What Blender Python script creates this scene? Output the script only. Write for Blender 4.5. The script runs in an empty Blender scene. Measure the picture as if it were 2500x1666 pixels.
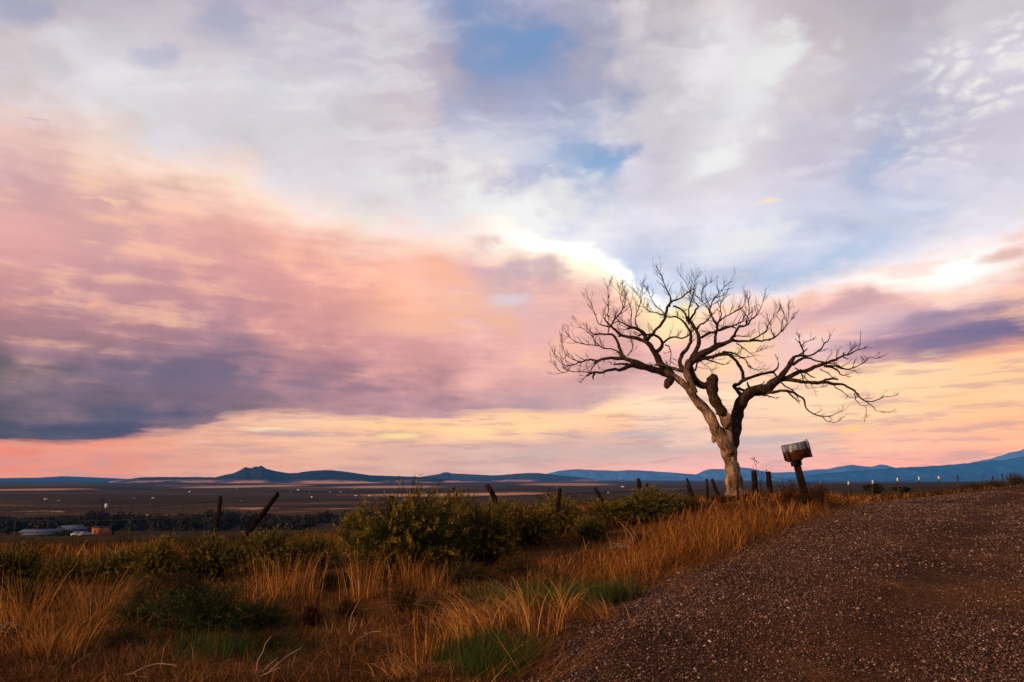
import bpy, math, random
import numpy as np
from mathutils import Vector, Matrix, Euler

R = math.radians
random.seed(7)
rng = np.random.default_rng(11)
sc = bpy.context.scene
COL = sc.collection

# ------------------------------------------------------------------ camera
F = 1667.0            # focal length in photo pixels (24 mm on a 36 mm wide frame)
PITCH = math.atan(333.0 / F)
EYE = 1.3
cam_d = bpy.data.cameras.new("camera"); cam = bpy.data.objects.new("camera", cam_d)
COL.objects.link(cam); sc.camera = cam
cam_d.sensor_width = 36.0; cam_d.lens = 24.0
cam_d.clip_start = 0.05; cam_d.clip_end = 60000
cam.location = (0, 0, EYE); cam.rotation_euler = (math.pi / 2 + PITCH, 0, 0)

EXPOSURE = 0.6
SUN_AZ, SUN_EL = R(238), R(12)
SUN_STRENGTH = 4.6
HAZE_DENSITY = 5.5e-5
HAZE_TOP = 345.0; HAZE_HALF = 9600.0; HAZE_COLOUR = (0.07, 0.36, 1.0)
HAZE_LIGHT = (0.046, 0.165, 0.34)      # what that air scatters towards the eye, per unit of opacity
sc.view_settings.view_transform = 'Standard'; sc.view_settings.look = 'None'
sc.view_settings.exposure = EXPOSURE; sc.view_settings.gamma = 1.0
sc.view_settings.use_curve_mapping = False
sc.cycles.max_bounces = 6; sc.cycles.diffuse_bounces = 2; sc.cycles.volume_bounces = 0
sc.cycles.transparent_max_bounces = 8

def ray(px, py):
    xc = (px - 1250.0) / F; yc = (833.0 - py) / F
    yw = math.cos(PITCH) - yc * math.sin(PITCH)
    zw = math.sin(PITCH) + yc * math.cos(PITCH)
    return xc / yw, zw / yw
def at(px, py, Y):
    a, b = ray(px, py)
    return Vector((a * Y, Y, EYE + b * Y))
def azel(px, py):
    a, b = ray(px, py)
    return math.degrees(math.atan2(a, 1)), math.degrees(math.atan2(b, math.hypot(a, 1)))

def lin(c):
    out = []
    for v in c[:3]:
        v = v / 255.0
        out.append(v / 12.92 if v <= 0.04045 else ((v + 0.055) / 1.055) ** 2.4)
    return out

# ------------------------------------------------------------------ world sky
class NT:
    def __init__(s, tree): s.t = tree
    def n(s, typ, **kw):
        nd = s.t.nodes.new(typ)
        for k, v in kw.items(): setattr(nd, k, v)
        return nd
    def put(s, sock, v):
        if v is None: return
        if isinstance(v, bpy.types.NodeSocket): s.t.links.new(v, sock)
        else: sock.default_value = v
    def m(s, op, a, b=None, c=None, clamp=False):
        nd = s.n('ShaderNodeMath', operation=op); nd.use_clamp = clamp
        s.put(nd.inputs[0], a); s.put(nd.inputs[1], b); s.put(nd.inputs[2], c)
        return nd.outputs[0]
    def vm(s, op, a, b=None, scale=None):
        nd = s.n('ShaderNodeVectorMath', operation=op)
        s.put(nd.inputs[0], a); s.put(nd.inputs[1], b)
        if scale is not None: s.put(nd.inputs['Scale'], scale)
        return nd.outputs['Value'] if op in ('LENGTH', 'DOT_PRODUCT', 'DISTANCE') else nd.outputs[0]
    def xyz(s, x, y, z=0.0):
        nd = s.n('ShaderNodeCombineXYZ')
        for i, v in enumerate((x, y, z)): s.put(nd.inputs[i], v)
        return nd.outputs[0]
    def sep(s, v):
        nd = s.n('ShaderNodeSeparateXYZ'); s.put(nd.inputs[0], v); return nd.outputs
    def mapr(s, v, a, b, c=0.0, d=1.0, mode='SMOOTHSTEP'):
        nd = s.n('ShaderNodeMapRange', interpolation_type=mode)
        for i, q in enumerate((v, a, b, c, d)): s.put(nd.inputs[i], q)
        return nd.outputs[0]
    def mix(s, f, a, b, blend='MIX'):
        nd = s.n('ShaderNodeMix', data_type='RGBA', blend_type=blend)
        s.put(nd.inputs[0], f)
        for i, v in ((6, a), (7, b)):
            if isinstance(v, (list, tuple)): v = tuple(v)[:3] + (1.0,)
            s.put(nd.inputs[i], v)
        return nd.outputs[2]
    def noise(s, vec, scale, detail=4.0, rough=0.55, dist=0.0, dim='3D'):
        nd = s.n('ShaderNodeTexNoise', noise_dimensions=dim); s.put(nd.inputs['Vector'], vec)
        s.put(nd.inputs['Scale'], scale); nd.inputs['Detail'].default_value = detail
        nd.inputs['Roughness'].default_value = rough; nd.inputs['Distortion'].default_value = dist
        return nd.outputs[0]
    def ramp(s, f, stops, interp='LINEAR'):
        nd = s.n('ShaderNodeValToRGB'); cr = nd.color_ramp; cr.interpolation = interp
        stops = sorted(stops, key=lambda q: q[0])
        while len(cr.elements) < len(stops): cr.elements.new(0.5)
        for e, (p, c) in zip(cr.elements, stops):
            e.position = p; e.color = (c[0], c[1], c[2], 1.0)
        s.put(nd.inputs[0], f)
        return nd.outputs[0]
    def curve(s, x, pts):
        nd = s.n('ShaderNodeFloatCurve'); c = nd.mapping.curves[0]
        pts = sorted(pts)
        while len(c.points) < len(pts): c.points.new(0.5, 0.5)
        for p, (a, b) in zip(c.points, pts):
            p.location = (a, b); p.handle_type = 'AUTO_CLAMPED'
        nd.mapping.use_clip = False
        nd.mapping.update()
        s.put(nd.inputs['Value'], x)
        return nd.outputs[0]
    def mapping(s, vec, loc, rot, scale, kind='TEXTURE'):
        nd = s.n('ShaderNodeMapping', vector_type=kind); s.put(nd.inputs[0], vec)
        nd.inputs[1].default_value = loc; nd.inputs[2].default_value = rot; nd.inputs[3].default_value = scale
        return nd.outputs[0]

def build_world():
    w = bpy.data.worlds.new("World"); sc.world = w; w.use_nodes = True
    w.cycles.sampling_method = 'MANUAL'; w.cycles.sample_map_resolution = 256
    t = w.node_tree; t.nodes.clear(); N = NT(t)
    tc = N.n('ShaderNodeTexCoord'); d = tc.outputs['Generated']
    dx, dy, dz = N.sep(d)
    DEG = 57.29578
    az = N.m('MULTIPLY', N.m('ARCTAN2', dx, dy), DEG)
    el = N.m('MULTIPLY', N.m('ARCSINE', dz), DEG)
    # cloud-layer plane (perspective of a flat deck overhead)
    k = N.m('DIVIDE', 1.0, N.m('ADD', N.m('MAXIMUM', dz, 0.0), 0.13))
    q = N.vm('SCALE', d, scale=k)
    qs = N.mapping(q, (0, 0, 0), (0, 0, R(-38)), (0.55, 1.5, 1.0), 'POINT')
    # streak coordinates hugging the horizon
    st = N.xyz(N.m('MULTIPLY', az, 0.055), N.m('MULTIPLY', el, 0.42), 0.0)
    iso = N.xyz(N.m('MULTIPLY', az, 0.030), N.m('MULTIPLY', el, 0.052), 0.0)
    nA = N.m('SUBTRACT', N.noise(iso, 2.6, 5.0, 0.58, 0.0, '2D'), 0.5)
    nB = N.m('SUBTRACT', N.noise(N.vm('ADD', iso, (7.3, 2.1, 0.0)), 6.0, 5.0, 0.52, 0.0, '2D'), 0.5)
    nS = N.m('SUBTRACT', N.noise(st, 1.6, 4.0, 0.6, 0.0, '2D'), 0.5)
    nS2 = N.m('SUBTRACT', N.noise(N.vm('ADD', st, (31.0, 4.0, 0.0)), 3.4, 4.0, 0.62, 0.0, '2D'), 0.5)
    nW = N.m('SUBTRACT', N.noise(N.vm('ADD', qs, N.vm('SCALE', N.xyz(nA, nB, 0.0), scale=0.2)), 2.6, 5.0, 0.55, 0.0, '2D'), 0.5)
    hi = N.mapr(el, 4.0, 24.0)
    lo = N.m('SUBTRACT', 1.0, hi)
    warp_el = N.m('ADD', N.m('MULTIPLY', nA, N.m('MULTIPLY_ADD', hi, 7.5, 1.6)),
                  N.m('ADD', N.m('MULTIPLY', nB, N.m('MULTIPLY_ADD', hi, 4.5, 0.6)),
                      N.m('MULTIPLY', nS, N.m('MULTIPLY_ADD', lo, 2.0, 0.0))))
    warp_az = N.m('ADD', N.m('MULTIPLY', nB, 11.0), N.m('MULTIPLY', N.m('MULTIPLY', nS2, lo), 8.0))
    azw = N.m('ADD', az, warp_az)
    AZR = 110.0
    def azn(v): return min(1.0, max(0.0, (v + AZR) / (2 * AZR)))
    u = N.m('DIVIDE', N.m('ADD', az, AZR), 2 * AZR, clamp=True)
    uw = N.m('DIVIDE', N.m('ADD', azw, AZR), 2 * AZR, clamp=True)

    def table(xs, rows, coord, positions, col_y):
        """rows of colours across azimuth, blended along coord; both ends of every row meet in its mean"""
        outs = []
        for cols, y in zip(rows, col_y):
            lc = [lin(c) for c in cols]
            mean = [sum(c[i] for c in lc) / len(lc) for i in range(3)]
            stops = [(azn(azel(x, y)[0]), c) for x, c in zip(xs, lc)]
            stops = [(0.0, mean)] + stops + [(1.0, mean)]
            outs.append(N.ramp(uw, stops, 'EASE'))
        res = outs[0]
        for i in range(1, len(outs)):
            res = N.mix(N.mapr(coord, positions[i - 1], positions[i], mode='LINEAR'), res, outs[i])
        return res

    # ---- high deck
    xsA = [0, 250, 500, 750, 1000, 1150, 1300, 1450, 1600, 1800, 2000, 2200, 2400]
    A = {0:   [(165,165,190),(185,175,190),(175,172,192),(185,178,195),(178,172,190),(130,148,186),(150,155,185),(160,158,180),(205,195,195),(215,205,203),(190,180,185),(172,165,185),(165,160,185)],
         150: [(182,180,198),(195,187,198),(200,192,198),(195,188,198),(190,180,192),(150,160,190),(140,155,190),(170,168,185),(200,195,200),(228,226,226),(200,190,192),(190,182,190),(205,200,203)],
         300: [(205,195,195),(215,213,216),(215,210,213),(208,205,208),(210,200,203),(182,180,198),(175,178,200),(165,174,200),(205,203,208),(228,226,224),(208,200,202),(195,192,205),(205,200,208)],
         450: [(215,205,205),(225,215,210),(220,215,218),(225,220,222),(228,224,224),(220,212,215),(190,194,215),(165,180,208),(215,210,218),(222,215,218),(200,195,210),(188,192,212),(205,200,212)],
         600: [(225,215,210),(230,222,215),(235,228,222),(235,228,225),(238,230,228),(242,238,236),(248,245,242),(242,240,243),(232,230,238),(232,232,240),(215,216,230),(198,206,226),(225,222,232)],
         710: [(225,215,210),(230,222,215),(235,228,222),(235,228,225),(238,230,228),(242,238,236),(245,242,242),(225,230,242),(195,208,232),(192,207,232),(192,206,230),(215,220,234),(240,236,238)]}
    ysA = sorted(A, reverse=True)
    colA = table(xsA, [A[y] for y in ysA], N.m('ADD', el, warp_el),
                 [azel(1250, y)[1] for y in ysA], ysA)
    # ---- horizon strip
    xsC = [0, 250, 500, 750, 1000, 1250, 1450, 1600, 1800, 2000, 2200, 2400]
    C = {1160: [(228,150,122),(226,150,122),(222,165,140),(215,170,150),(208,172,158),(204,174,164),(222,172,160),(240,182,168),(250,182,168),(255,178,160),(252,176,154),(250,178,148)],
         1095: [(230,146,118),(228,155,130),(222,170,140),(226,180,150),(216,178,160),(208,180,168),(208,180,168),(212,186,176),(208,182,176),(222,186,170),(246,186,156),(248,184,148)],
         1045: [(228,150,126),(222,160,140),(220,174,152),(236,200,165),(250,206,152),(255,215,160),(250,206,162),(236,210,185),(240,206,176),(236,206,170),(250,206,160),(250,200,150)],
         980:  [(225,150,130),(222,170,150),(226,185,160),(240,198,165),(246,202,166),(252,212,168),(252,222,178),(250,226,192),(252,224,188),(250,222,178),(250,216,170),(248,210,160)],
         890:  [(225,150,130),(222,170,150),(226,185,160),(240,198,165),(246,202,166),(250,210,175),(250,218,188),(245,220,190),(246,214,182),(252,216,172),(248,222,180),(250,206,156)]}
    ysC = sorted(C, reverse=True)
    warp_c = N.m('ADD', N.m('MULTIPLY', nS, 3.0), N.m('MULTIPLY', nS2, 1.2))
    colC = table(xsC, [C[y] for y in ysC], N.m('ADD', el, warp_c),
                 [azel(1250, y)[1] for y in ysC], ysC)
    # ---- the long cloud bank
    top = [(-400,330),(-200,290),(0,270),(130,285),(250,318),(400,362),(500,390),(600,412),(650,450),(720,490),(830,520),(900,548),(1000,545),(1200,556),(1300,590),(1400,618),(1500,652),(1560,700),(1620,745),(1700,730),(1800,712),(1880,715),(2000,680),(2100,655),(2250,615),(2400,585),(2500,555),(2700,500),(2900,470)]
    bot = [(-400,1075),(-200,1085),(0,1084),(100,1088),(230,1085),(320,1075),(400,1060),(480,1048),(560,1022),(700,1012),(850,1020),(1000,1018),(1150,1018),(1250,1012),(1350,1015),(1420,1012),(1470,990),(1560,972),(1650,962),(1800,935),(1950,910),(2100,892),(2200,886),(2350,874),(2500,858),(2700,850),(2900,850)]
    EMAX = 40.0
    def cpts(pl):
        o = []
        for x, y in pl:
            a, e = azel(x, y); o.append((azn(a), e / EMAX))
        a0, a1 = o[0], o[-1]; mid = (a0[1] + a1[1]) / 2
        return [(0.0, mid)] + o + [(1.0, mid)]
    eT = N.m('MULTIPLY', N.curve(u, cpts(top)), EMAX)
    eB = N.m('MULTIPLY', N.curve(u, cpts(bot)), EMAX)
    elb = N.m('ADD', el, N.m('ADD', N.m('MULTIPLY', nA, 3.2), N.m('ADD', N.m('MULTIPLY', nB, 3.6), N.m('MULTIPLY', nS2, 0.8))))
    elc = N.m('ADD', el, N.m('ADD', N.m('MULTIPLY', nS, 1.5), N.m('MULTIPLY', nS2, 1.9)))
    tb = N.m('DIVIDE', N.m('SUBTRACT', eT, N.m('ADD', el, N.m('ADD', N.m('MULTIPLY', nS, 2.6), N.m('MULTIPLY', nB, 2.6)))), N.m('SUBTRACT', eT, eB))
    xsB = [0, 250, 500, 750, 1000, 1250, 1450, 1600, 1800, 2000, 2200, 2400, 2500]
    B = [[(215,188,186),(228,206,192),(240,220,208),(238,218,206),(238,212,205),(250,236,218),(255,250,232),(255,242,210),(250,228,218),(250,240,240),(250,246,246),(242,236,240),(226,192,186)],
         [(194,162,170),(204,168,166),(215,172,166),(222,172,162),(233,182,166),(204,172,178),(217,180,176),(252,222,182),(240,206,192),(226,188,186),(250,240,236),(255,252,250),(250,240,236)],
         [(212,165,165),(192,152,160),(200,152,156),(202,152,152),(230,176,156),(206,176,184),(216,172,170),(236,196,176),(222,186,185),(206,172,180),(226,188,182),(236,216,212),(222,192,187)],
         [(168,128,138),(164,128,140),(168,133,148),(195,146,148),(206,156,160),(220,176,175),(211,166,165),(216,176,175),(216,186,190),(228,202,200),(190,165,184),(172,148,165),(150,130,150)],
         [(110,102,114),(122,108,128),(114,104,130),(158,124,140),(190,146,150),(210,166,165),(192,156,160),(206,171,175),(240,202,168),(216,186,188),(142,122,152),(118,106,144),(106,98,140)],
         [(66,72,92),(80,82,106),(122,106,124),(162,130,142),(168,136,150),(168,146,160),(186,160,165),(225,190,180),(226,196,180),(226,182,175),(172,142,155),(190,146,146),(214,160,140)]]
    colB = table(xsB, B, tb, [0.06, 0.22, 0.4, 0.6, 0.8, 0.97], [450, 560, 700, 790, 900, 1010])
    soft = N.mapr(u, azn(azel(1150, 600)[0]), azn(azel(1500, 650)[0]), 2.6, 1.1)
    mT = N.mapr(N.m('SUBTRACT', eT, elb), N.m('MULTIPLY', soft, -0.8), soft)
    mB = N.mapr(N.m('SUBTRACT', elc, eB), -0.30, 0.62)
    # base clear sky under the cloud
    sky = N.n('ShaderNodeTexSky', sky_type='NISHITA'); sky.sun_disc = False
    sky.sun_elevation = SUN_EL; sky.sun_rotation = SUN_AZ
    clear = N.vm('SCALE', sky.outputs[0], scale=0.12)
    # cirrus variation on the high deck
    vA = N.m('ADD', 1.0, N.m('ADD', N.m('MULTIPLY', nW, 0.34), N.m('MULTIPLY', nB, 0.38)))
    colA = N.vm('MULTIPLY', N.vm('SCALE', colA, scale=vA), (1.10, 1.06, 1.09))
    colA = N.mix(N.mapr(nW, 0.02, 0.22, 0.0, 0.42), colA, lin((250, 248, 248)))
    colA = N.mix(N.mapr(nA, -0.04, -0.22, 0.0, 0.16), colA, lin((150, 168, 206)))
    vB = N.m('ADD', 1.0, N.m('ADD', N.m('MULTIPLY', nS2, 0.22), N.m('MULTIPLY', nB, 0.32)))
    colB = N.vm('MULTIPLY', N.vm('SCALE', colB, scale=vB), (1.22, 1.09, 1.02))
    colB = N.mix(N.mapr(N.m('ADD', N.m('MULTIPLY', nS, .6), N.m('MULTIPLY', nB, .6)), 0.0, 0.20, 0.0, N.mapr(tb, 0.86, 0.58, 0.06, 0.55)), colB, lin((255, 198, 164)))
    vC = N.m('ADD', 1.0, N.m('ADD', N.m('MULTIPLY', nS2, 0.26), N.m('MULTIPLY', nS, 0.12)))
    colC = N.vm('MULTIPLY', N.vm('SCALE', colC, scale=vC), (1.12, 0.99, 1.0))
    colC = N.mix(N.mapr(nS2, 0.0, -0.17, 0.0, 0.48), colC, lin((196, 160, 160)))
    colA = N.mix(0.93, clear, colA)

    ae = N.xyz(N.m('ADD', az, N.m('MULTIPLY', N.m('ADD', nB, nA), N.m('MULTIPLY_ADD', hi, 4.0, 1.6))),
               N.m('ADD', el, N.m('ADD', N.m('MULTIPLY', nB, N.m('MULTIPLY_ADD', hi, 2.8, .7)), N.m('MULTIPLY', nS, 0.8))), 0.0)
    rag = N.m('ADD', N.m('MULTIPLY', nB, 1.7), N.m('MULTIPLY', nS2, N.m('MULTIPLY_ADD', lo, 0.8, 0.2)))
    def blob(colour, px, py, sx, sy, rot, c, amt, ragged=0.9, inner=0.1, gain=1.0):
        a, e = azel(px, py)
        s = 57.3 / F * math.cos(R(a)) ** 2
        sx, sy = sx * s, sy * s; cr, sr = math.cos(R(rot)), math.sin(R(rot))
        p1 = N.m('ADD', N.vm('DOT_PRODUCT', ae, (cr / sx, sr / sx, 0)), -(cr * a + sr * e) / sx)
        p2 = N.m('ADD', N.vm('DOT_PRODUCT', ae, (-sr / sy, cr / sy, 0)), (sr * a - cr * e) / sy)
        ln = N.m('SQRT', N.m('MULTIPLY_ADD', p1, p1, N.m('MULTIPLY', p2, p2)))
        if ragged: ln = N.m('MULTIPLY_ADD', rag, ragged, ln)
        f = N.mapr(ln, 1.0, inner, 0.0, amt)
        cc = [x * gain for x in lin(c)]
        return N.mix(f, colour, cc)
    # gaps of clear blue and streaks in the high deck
    colA = blob(colA, 1200, 30, 130, 90, -20, (128, 156, 194), 0.55)
    colA = blob(colA, 1250, 130, 150, 85, 0, (116, 152, 198), 0.74)
    colA = blob(colA, 1420, 370, 190, 80, 8, (140, 170, 208), 0.72)
    colA = blob(colA, 1460, 415, 120, 40, 10, (134, 172, 214), 0.65)
    colA = blob(colA, 2150, 420, 130, 90, 20, (165, 184, 214), 0.6)
    colA = blob(colA, 2050, 640, 220, 60, 20, (186, 206, 232), 0.8)
    colA = blob(colA, 550, 60, 160, 70, 10, (160, 165, 195), 0.6)
    colA = blob(colA, 370, 140, 90, 45, 20, (178, 180, 205), 0.6)
    colA = blob(colA, 40, 30, 120, 60, 0, (155, 164, 195), 0.6)
    colA = blob(colA, 1870, 150, 230, 120, 45, (234, 234, 233), 0.8, 1.5, -0.25)
    colA = blob(colA, 1790, 300, 290, 100, 42, (238, 238, 238), 0.8, 1.5, -0.25)
    colA = blob(colA, 1725, 400, 120, 40, 25, (246, 246, 245), 0.8, 1.5, -0.25)
    colA = blob(colA, 1780, 600, 160, 70, 5, (244, 242, 242), 0.8)
    colA = blob(colA, 320, 250, 230, 60, -15, (224, 222, 224), 0.7)
    colA = blob(colA, 100, 150, 80, 45, -10, (208, 204, 206), 0.6)
    colA = blob(colA, 1200, 490, 420, 75, -6, (240, 238, 236), 0.8)
    colA = blob(colA, 1280, 540, 260, 60, -18, (250, 250, 248), 0.9)
    colA = blob(colA, 1862, 498, 42, 14, -8, (250, 232, 208), 0.9, 0.3)
    colA = blob(colA, 60, 210, 110, 32, -8, (214, 202, 200), 0.8)
    colA = blob(colA, 50, 255, 90, 24, -8, (235, 215, 195), 0.85)
    colA = blob(colA, 90, 293, 40, 9, -8, (150, 165, 210), 0.8, 0.3)
    # small puffs in the upper right
    vor = N.n('ShaderNodeTexVoronoi', feature='F1', voronoi_dimensions='2D'); N.put(vor.inputs['Vector'], N.vm('ADD', q, N.vm('SCALE', N.xyz(nB, nW, 0.0), scale=0.22)))
    vor.inputs['Scale'].default_value = 21.0
    puff = N.m('MULTIPLY', N.mapr(vor.outputs['Distance'], 0.62, 0.05), N.mapr(N.m('ADD', nB, nW), -0.22, 0.04))
    a, e = azel(2330, 235)
    zone = N.mapr(N.m('ADD', N.vm('LENGTH', N.mapping(ae, (a, e, 0), (0, 0, R(15)), (9.5, 5.2, 1))), N.m('MULTIPLY', nA, 1.6)), 1.15, 0.35)
    colA = N.mix(N.m('MULTIPLY', N.m('MULTIPLY', puff, zone), 0.9), colA, lin((240, 238, 236)))

    # warm and dark passages of the bank
    colB = blob(colB, 1110, 740, 260, 110, 0, (254, 198, 156), 0.5, 1.6, -0.4)
    colB = blob(colB, 1010, 800, 170, 40, 0, (248, 190, 160), 0.6)
    colB = blob(colB, 1260, 665, 130, 80, 0, (196, 172, 184), 0.7)
    colB = blob(colB, 1255, 730, 90, 26, 10, (222, 208, 216), 0.8)
    colB = blob(colB, 1640, 770, 120, 95, 0, (255, 236, 180), 0.9)
    colB = blob(colB, 1800, 860, 170, 34, 28, (254, 218, 160), 0.8)
    colB = blob(colB, 390, 905, 330, 62, 0, (108, 100, 126), 0.75)
    colB = blob(colB, 800, 945, 420, 60, 0, (140, 116, 136), 0.6, 1.1, -0.2)
    colB = blob(colB, 0, 890, 210, 75, 0, (100, 94, 102), 0.75)
    colB = blob(colB, 120, 1046, 340, 52, 1, (66, 76, 104), 0.8, 1.0, -0.2)
    colB = blob(colB, 360, 1015, 280, 45, 4, (88, 90, 118), 0.7, 1.0, -0.2)
    colB = blob(colB, 230, 735, 50, 26, 20, (244, 182, 152), 0.85, 0.5)
    colB = blob(colB, 140, 704, 24, 13, 0, (240, 178, 150), 0.9, 0.4)
    colB = blob(colB, 70, 726, 80, 18, 15, (224, 164, 144), 0.7, 0.5)
    colB = blob(colB, 265, 440, 52, 17, -12, (246, 200, 172), 0.85, 0.4)
    colB = blob(colB, 265, 500, 52, 17, -12, (246, 200, 172), 0.85, 0.4)
    colB = blob(colB, 560, 455, 90, 30, -14, (248, 226, 200), 0.8, 0.7)
    colB = blob(colB, 2400, 815, 270, 48, 10, (124, 114, 150), 0.85, 0.9)
    colB = blob(colB, 2330, 770, 190, 30, 8, (152, 134, 158), 0.7, 0.9)
    colB = blob(colB, 2060, 750, 150, 45, 8, (204, 164, 172), 0.8, 0.8)
    colB = blob(colB, 1980, 735, 60, 34, 20, (246, 196, 174), 0.7, 0.8)
    colB = blob(colB, 2350, 668, 230, 46, 8, (255, 253, 250), 0.95, 0.8, gain=1.1)
    colB = blob(colB, 2460, 630, 130, 40, 8, (222, 176, 168), 0.85, 0.8)
    colB = blob(colB, 860, 530, 110, 36, -6, (250, 240, 220), 0.9, 0.7)
    # strip accents
    colC = blob(colC, 50, 1105, 130, 24, 0, (246, 136, 104), 0.75, 0.9)
    colC = blob(colC, 30, 1152, 90, 16, 0, (246, 138, 108), 0.6, 0.9)
    colC = blob(colC, 660, 1052, 110, 12, -3, (255, 226, 186), 0.85, 0.5)
    colC = blob(colC, 980, 1068, 90, 12, 4, (255, 222, 152), 0.9, 0.5)
    colC = blob(colC, 700, 1060, 130, 10, 0, (186, 150, 156), 0.7, 0.5)
    colC = blob(colC, 560, 1082, 130, 12, 0, (182, 152, 150), 0.6, 0.5)
    colC = blob(colC, 1900, 1070, 280, 18, 4, (196, 178, 180), 0.8, 0.5)
    colC = blob(colC, 1580, 1065, 170, 10, 3, (196, 176, 178), 0.7, 0.5)
    colC = blob(colC, 2090, 1048, 55, 12, 12, (255, 214, 120), 0.85, 0.5)
    colC = blob(colC, 1500, 1110, 420, 24, 1, (202, 178, 172), 0.6, 0.5)
    colC = blob(colC, 2440, 1038, 120, 7, 4, (232, 176, 156), 0.8, 0.4)

    def bgd(c):
        b = N.n('ShaderNodeBackground')
        if isinstance(c, (list, tuple)): c = tuple(c)[:3] + (1.0,)
        N.put(b.inputs[0], c); b.inputs[1].default_value = 2 ** -EXPOSURE; return b.outputs[0]
    def mixs(f, a, b):
        nd = N.n('ShaderNodeMixShader'); N.put(nd.inputs[0], f)
        t.links.new(a, nd.inputs[1]); t.links.new(b, nd.inputs[2]); return nd.outputs[0]
    # bright fringe where the deck edge catches the light
    ecl = N.m('ABSOLUTE', N.m('SUBTRACT', N.m('SUBTRACT', eT, elb), 0.1))
    fringe = N.m('MULTIPLY', N.mapr(ecl, 1.25, 0.1), N.m('MULTIPLY', N.mapr(u, azn(azel(1080, 560)[0]), azn(azel(1400, 620)[0])), N.mapr(u, azn(azel(1680, 720)[0]), azn(azel(1570, 690)[0]))))
    path = N.m('MINIMUM', N.m('DIVIDE', HAZE_TOP - EYE, N.m('MAXIMUM', dz, 0.001)), HAZE_HALF)
    T = N.m('POWER', math.e, N.m('MULTIPLY', path, -HAZE_DENSITY))
    def behind_air(c):
        c = N.vm('SUBTRACT', c, N.vm('SCALE', tuple(HAZE_LIGHT), scale=N.m('SUBTRACT', 1.0, T)))
        return N.vm('MAXIMUM', N.vm('SCALE', c, scale=N.m('DIVIDE', 1.0, T)), (0.02, 0.02, 0.02))
    colA, colB, colC = colA, behind_air(colB), behind_air(colC)
    shader = mixs(mB, bgd(colC), mixs(mT, bgd(colA), bgd(colB)))
    shader = mixs(fringe, shader, bgd((1.25, 1.22, 1.12)))
    shader = mixs(N.mapr(el, 0.2, -3.0), shader, bgd(lin((170, 140, 130))))
    out = N.n('ShaderNodeOutputWorld'); t.links.new(shader, out.inputs[0])
build_world()

# ------------------------------------------------------------------ sun
sd = bpy.data.lights.new("sun", 'SUN'); so = bpy.data.objects.new("sun", sd); COL.objects.link(so)
sd.energy = SUN_STRENGTH; sd.angle = R(2.5); sd.color = (1.0, 0.57, 0.26)
sunv = Vector((math.cos(SUN_EL) * math.sin(SUN_AZ), math.cos(SUN_EL) * math.cos(SUN_AZ), math.sin(SUN_EL)))
so.rotation_euler = sunv.to_track_quat('Z', 'Y').to_euler(); so.location = sunv * 60

# ------------------------------------------------------------------ helpers
def tag(o, label=None, cat=None, group=None, kind=None):
    if label: o["label"] = label
    if cat: o["category"] = cat
    if group: o["group"] = group
    if kind: o["kind"] = kind
    return o
def empty(name, loc=(0, 0, 0), rot=(0, 0, 0)):
    o = bpy.data.objects.new(name, None); COL.objects.link(o)
    o.location = loc; o.rotation_euler = rot; o.empty_display_size = 0.1
    return o
def mesh_np(name, verts, loops, starts, totals, mats, smooth=False, attrs=None, parent=None, matidx=None):
    me = bpy.data.meshes.new(name)
    verts = np.asarray(verts, np.float32); loops = np.asarray(loops, np.int32)
    me.vertices.add(len(verts)); me.vertices.foreach_set("co", verts.ravel())
    me.loops.add(len(loops)); me.loops.foreach_set("vertex_index", loops)
    me.polygons.add(len(starts))
    me.polygons.foreach_set("loop_start", np.asarray(starts, np.int32))
    me.polygons.foreach_set("loop_total", np.asarray(totals, np.int32))
    if smooth: me.polygons.foreach_set("use_smooth", np.ones(len(starts), bool))
    if matidx is not None: me.polygons.foreach_set("material_index", np.asarray(matidx, np.int32))
    for k, v in (attrs or {}).items():
        a = me.attributes.new(k, 'FLOAT', 'POINT'); a.data.foreach_set("value", np.asarray(v, np.float32))
    for m in (mats if isinstance(mats, (list, tuple)) else [mats]): me.materials.append(m)
    me.update(calc_edges=True)
    o = bpy.data.objects.new(name, me); COL.objects.link(o)
    if parent: o.parent = parent
    return o
def mesh_faces(name, verts, faces, mats, smooth=False, attrs=None, parent=None, matidx=None):
    loops, starts, totals, n = [], [], [], 0
    for f in faces:
        starts.append(n); totals.append(len(f)); loops.extend(f); n += len(f)
    return mesh_np(name, np.array([tuple(v) for v in verts]), loops, starts, totals, mats, smooth, attrs, parent, matidx)

class MB:
    """collects simple solids into one mesh"""
    def __init__(s): s.v = []; s.f = []
    def add(s, v, f):
        n = len(s.v); s.v += [Vector(q) for q in v]; s.f += [tuple(i + n for i in q) for q in f]
    def box(s, c, d, M=None):
        x, y, z = (q / 2 for q in d); c = Vector(c)
        v = [Vector((a * x, b * y, e * z)) for e in (-1, 1) for b in (-1, 1) for a in (-1, 1)]
        v = [(M @ q if M else q) + c for q in v]
        s.add(v, [(0, 2, 3, 1), (4, 5, 7, 6), (0, 1, 5, 4), (2, 6, 7, 3), (0, 4, 6, 2), (1, 3, 7, 5)])
    def prism(s, prof, p0, p1, ux, uy):
        n = len(prof); ux, uy = Vector(ux), Vector(uy)
        v = [Vector(p) + ux * a + uy * b for p in (p0, p1) for a, b in prof]
        f = [tuple(range(n))[::-1], tuple(range(n, 2 * n))]
        f += [(i, (i + 1) % n, n + (i + 1) % n, n + i) for i in range(n)]
        s.add(v, f)
    def tube(s, pts, rad, n=6, jitter=0.0):
        v, f = tube_arrays(pts, rad, n, jitter); s.add(v, f)
    def build(s, name, mat, parent=None, smooth=False):
        return mesh_faces(name, s.v, s.f, mat, smooth, None, parent)

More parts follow.
